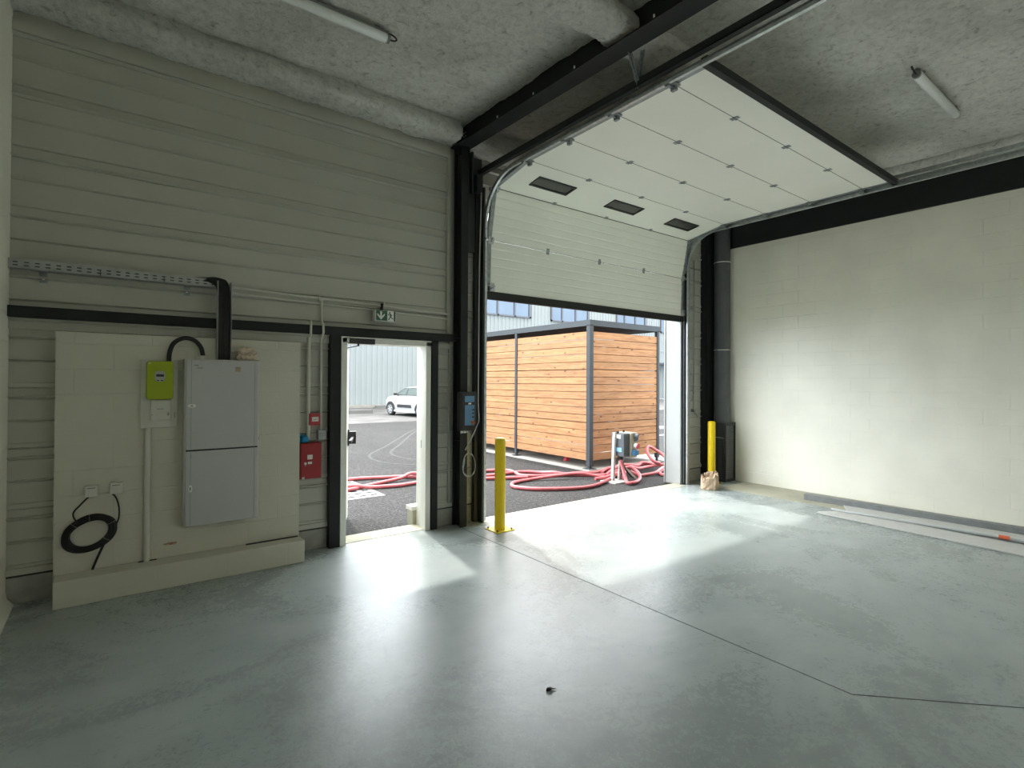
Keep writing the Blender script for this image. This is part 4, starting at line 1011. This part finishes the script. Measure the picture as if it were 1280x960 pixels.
# ------------------------------------------------------------------ far building
bd = thing('warehouse_building', (20, 33, 0), 'pale corrugated building across the yard with grey framed windows', 'building')
FY = 33.0
WIN = [(17.0, 26.6, 6.75, 8.75, [18.6, 20.2, 21.8, 23.35, 24.98]), (28.75, 33.15, 6.7, 8.75, [29.98, 31.55]), (36.7, 40.85, 6.65, 8.75, [37.8, 39.3]), (43.1, 47.6, 6.6, 8.75, [44.05, 45.6])]
b = MB(); x = -12.0; pit = .36; prof = []
while x < 60:
    prof += [(x, FY), (x + pit * .52, FY), (x + pit * .60, FY - .05), (x + pit * .92, FY - .05)]; x += pit
prof += [(60, FY), (60, FY + .4), (-12, FY + .4)]
b.prism(prof, 2, .12, 9.3)
b.build('cladding', 'facade', bd)
b = MB(); b.box(-12, 60, FY - .08, FY - .04, 4.72, 4.84); b.box(-12, 60, FY - .08, FY, .06, .14); b.build('flashing', 'facade', bd)
for x0, x1, z0, z1, mul in WIN:
    b = MB(); y0, y1 = FY - .16, FY - .04; w = .11
    b.box(x0, x1, y0, y1, z0, z0 + w); b.box(x0, x1, y0, y1, z1 - w, z1); b.box(x0, x0 + w, y0, y1, z0, z1); b.box(x1 - w * 1.8, x1, y0, y1, z0, z1)
    for m_ in mul: b.box(m_ - .07, m_ + .07, y0, y1, z0, z1)
    wf = b.build('window', 'win_frame', bd)
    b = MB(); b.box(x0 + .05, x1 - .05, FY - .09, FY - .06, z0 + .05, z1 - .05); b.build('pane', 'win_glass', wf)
b = MB(); b.box(42.2, 47, FY - 1.2, FY - .05, 3.42, 3.58); b.box(43.65, 43.85, FY - 1.2, FY - 1.0, 0, 3.42); b.build('canopy', 'win_frame', bd)
b = MB(); b.box(44.0, 46.5, FY - .12, FY - .04, .05, 2.75); b.build('door_leaf', 'kerb_grey', bd)

# ------------------------------------------------------------------ car (white hatchback)
car = thing('car', (12.2, 23.9, -.02), 'white hatchback parked before the pale building, seen through the pedestrian doorway', 'car')
ca = math.radians(7.6); fwd = Vector((-math.sin(ca), math.cos(ca), 0)); lef = Vector((-math.cos(ca), -math.sin(ca), 0)); C0 = Vector((12.2, 23.9, -.02))
def cw_(u, v, z): p = C0 + fwd * u + lef * v; return (p.x, p.y, p.z + z)
def loft(b, st):
    m = len(st[0]); vs = [cw_(*p) for s_ in st for p in s_]
    b.smooth = True
    b.add(vs, [(i * m + k, i * m + (k + 1) % m, (i + 1) * m + (k + 1) % m, (i + 1) * m + k) for i in range(len(st) - 1) for k in range(m)])
    b.add(vs[:m], [tuple(range(m))]); b.add(vs[-m:], [tuple(range(m))]); b.smooth = False
def sect(u, zb, zt, w, wt):
    h = zt - zb
    half = [(w * .90, zb), (w, zb + .12 * h), (w, zb + .55 * h), (w * .97, zb + .82 * h), (wt, zt - .02), (wt * .8, zt)]
    return [(u, v, z) for v, z in half] + [(u, -v, z) for v, z in half[::-1]]
b = MB()
loft(b, [sect(1.99, .42, .72, .55, .45), sect(1.93, .30, .82, .74, .66), sect(1.75, .24, .90, .83, .74), sect(1.45, .22, .955, .86, .78), sect(1.0, .20, 1.0, .868, .80), sect(.5, .20, 1.01, .87, .82), sect(-.4, .20, 1.02, .872, .83), sect(-1.3, .22, 1.03, .87, .82), sect(-1.75, .28, 1.02, .84, .76), sect(-1.95, .38, .92, .74, .66), sect(-2.0, .45, .80, .62, .55)])
body = b.build('body', 'car_white', car)
def csect(u, zt, wt, wb): return [(u, wb, .98), (u, wt + .02, zt - .10), (u, wt - .06, zt - .02), (u, 0, zt), (u, -wt + .06, zt - .02), (u, -wt - .02, zt - .10), (u, -wb, .98)]
b = MB(); loft(b, [csect(1.02, 1.02, .62, .74), csect(.55, 1.30, .62, .80), csect(.2, 1.43, .62, .81), csect(-.4, 1.475, .62, .81), csect(-1.0, 1.455, .61, .80), csect(-1.5, 1.38, .58, .78), csect(-1.85, 1.05, .60, .74)])
b.build('roof', 'car_white', car)
def side_panel(pts, m, name, off=.006, parent=car):
    for sg in (1, -1):
        b = MB()
        vs = [cw_(u, sg * (v + off), z) for u, v, z in pts] + [cw_(u, sg * (v - .06), z) for u, v, z in pts]
        n = len(pts); b.add(vs, [tuple(range(n)), tuple(range(n, 2 * n))[::-1]] + [(i, (i + 1) % n, n + (i + 1) % n, n + i) for i in range(n)])
        b.build(name, m, parent)
def gv(z): return .815 - (z - .98) * .47
side_panel([(.90, gv(1.02), 1.02), (.50, gv(1.27), 1.27), (.18, gv(1.37), 1.37), (-.40, gv(1.405), 1.405), (-.95, gv(1.39), 1.39), (-1.35, gv(1.30), 1.30), (-1.45, gv(1.03), 1.03)], 'car_black', 'window_surround', .035)
side_panel([(.72, gv(1.05), 1.05), (.44, gv(1.24), 1.24), (.16, gv(1.345), 1.345), (-.02, gv(1.36), 1.36), (-.04, gv(1.05), 1.05)], 'car_glass', 'side_window', .043)
side_panel([(-.14, gv(1.05), 1.05), (-.12, gv(1.36), 1.36), (-.85, gv(1.355), 1.355), (-.95, gv(1.05), 1.05)], 'car_glass', 'side_window', .043)
side_panel([(.62, .873, .42), (.66, .873, .50), (.62, .873, .57), (-.55, .873, .57), (-.60, .873, .42)], 'car_black', 'side_bump_strip', .02)
side_panel([(.95, .872, .20), (.95, .872, .29), (-.9, .872, .29), (-.9, .872, .20)], 'car_white', 'sill', .01)
b = MB(); vs = [cw_(u, v, z) for u, v, z in ((1.0, -.60, 1.035), (1.0, .60, 1.035), (.50, .58, 1.325), (.50, -.58, 1.325))]; vs2 = [cw_(u + .0, v, z - .02) for u, v, z in ((1.0, -.60, 1.035), (1.0, .60, 1.035), (.50, .58, 1.325), (.50, -.58, 1.325))]
b.add([(x, y, z + .02) for x, y, z in vs] + vs2, [(0, 1, 2, 3), (4, 7, 6, 5), (0, 4, 5, 1), (1, 5, 6, 2), (2, 6, 7, 3), (3, 7, 4, 0)]); b.build('windscreen', 'car_glass', car)
for sg in (1, -1):
    b = MB(); 
    vs = [cw_(.70 + du, sg * (.88 + dv_), 1.02 + dz) for dz in (0, .12) for dv_ in (0, .16) for du in (-.06, .06)]
    b.add(vs, [(0, 2, 3, 1), (4, 5, 7, 6), (0, 1, 5, 4), (2, 6, 7, 3), (0, 4, 6, 2), (1, 3, 7, 5)]); b.build('mirror', 'car_black', car, bevel=.03)
    for u in (-.02, -.95):
        b = MB(); b.bar(cw_(u + .12, sg * .885, .90), cw_(u - .05, sg * .885, .90), .02, .03); b.build('door_handle', 'car_white', car)
    for u in (1.27, -1.27):
        b = MB()
        P = []
        for k in range(17):
            a = PI * k / 16; P.append((u + .40 * math.cos(a), .30 + .40 * math.sin(a)))
        for k in range(17):
            a = PI * (16 - k) / 16; P.append((u + .31 * math.cos(a), .30 + .31 * math.sin(a)))
        n = len(P)
        vs = [cw_(p[0], sg * .895, p[1]) for p in P] + [cw_(p[0], sg * .80, p[1]) for p in P]
        b.add(vs, [tuple(range(n)), tuple(range(n, 2 * n))[::-1]] + [(i, (i + 1) % n, n + (i + 1) % n, n + i) for i in range(n)])
        b.build('wheel_arch', 'car_black', car)
        b = MB(); w0 = Vector(cw_(u, sg * .70, .315)); w1 = Vector(cw_(u, sg * .90, .315))
        b.tube([w0, w0 + (w1 - w0) * .1, w0 + (w1 - w0) * .9, w1], [.27, .315, .315, .28], 28)
        wh = b.build('wheel', 'tyre', car)
        b = MB(); ax_ = (w1 - w0).normalized(); c1 = w1 + ax_ * .004
        b.tube([c1 - ax_ * .02, c1], .06, 12)
        for k in range(28):
            a0, a1 = 2 * PI * k / 28, 2 * PI * (k + 1) / 28
            pts = []
            for a in (a0, a1):
                for r in (.20, .225): pts.append(c1 + fwd * r * math.cos(a) + Vector((0, 0, 1)) * r * math.sin(a))
            b.add(pts, [(0, 1, 3, 2)])
        for k in range(7):
            a = 2 * PI * k / 7; dr = fwd * math.cos(a) + Vector((0, 0, 1)) * math.sin(a); b.bar(c1 + dr * .03, c1 + dr * .21, .075, .012, ax_)
        b.build('rim', 'rim', wh)

# ------------------------------------------------------------------ light: hazy sky with a soft high sun behind thin cloud
w = bpy.data.worlds.new('overcast'); sc.world = w; w.use_nodes = True
nt = w.node_tree; bg = nt.nodes['Background']
tc = nt.nodes.new('ShaderNodeTexCoord'); sp = nt.nodes.new('ShaderNodeSeparateXYZ'); nt.links.new(tc.outputs['Generated'], sp.inputs[0])
nt.links.new(ramp(nt, sp.outputs[2], [(0., (.80, .90, 1.0)), (.5, (.93, .97, 1.0)), (1., (1, 1, 1))]), bg.inputs[0])
# thin cloud glows brightest around the veiled sun, beyond the yard
vm = nd(nt, 'ShaderNodeVectorMath', operation='DOT_PRODUCT'); vm.inputs[1].default_value = Vector((-.05, .90, .40)).normalized()
nt.links.new(tc.outputs['Generated'], vm.inputs[0])
mr = nd(nt, 'ShaderNodeMapRange'); mr.interpolation_type = 'SMOOTHSTEP'
for k, v in (('From Min', -.5), ('From Max', 1.), ('To Min', 3.0), ('To Max', 10.2)): mr.inputs[k].default_value = v
nt.links.new(vm.outputs['Value'], mr.inputs['Value']); nt.links.new(mr.outputs[0], bg.inputs[1])
sl = bpy.data.lights.new('sun', 'SUN'); sl.energy = 3.5; sl.angle = math.radians(2.5); sl.color = (1, .97, .92)
so = bpy.data.objects.new('sun', sl); COL.objects.link(so); so.location = (8, 20, 25)
so.rotation_euler = Vector((-.165, -1, -1.17)).to_track_quat('-Z', 'Y').to_euler()

# ------------------------------------------------------------------ camera
cam = bpy.data.cameras.new('camera'); co = bpy.data.objects.new('camera', cam); COL.objects.link(co); sc.camera = co
yaw, pitch, roll = -.644894, .0079319, .0054708
f_ = Vector((-math.sin(yaw) * math.cos(pitch), math.cos(yaw) * math.cos(pitch), math.sin(pitch)))
r0 = Vector((math.cos(yaw), math.sin(yaw), 0)); u0 = r0.cross(f_)
r_ = r0 * math.cos(roll) + u0 * math.sin(roll); u_ = u0 * math.cos(roll) - r0 * math.sin(roll)
co.matrix_world = Matrix(((r_.x, u_.x, -f_.x, 0), (r_.y, u_.y, -f_.y, 0), (r_.z, u_.z, -f_.z, 1.72), (0, 0, 0, 1)))
cam.sensor_width = 36; cam.lens = 660.92 * 36 / 1280; cam.shift_y = -(480 - 471.3) / 1280
cam.clip_start = .05; cam.clip_end = 300

sc.view_settings.view_transform = 'Standard'; sc.view_settings.look = 'None'; sc.view_settings.gamma = 1
sc.view_settings.exposure = .25; sc.view_settings.use_curve_mapping = False
sc.cycles.max_bounces = 12; sc.cycles.diffuse_bounces = 8; sc.cycles.glossy_bounces = 4
sc.cycles.use_denoising = True
sc.cycles.sample_clamp_indirect = 6
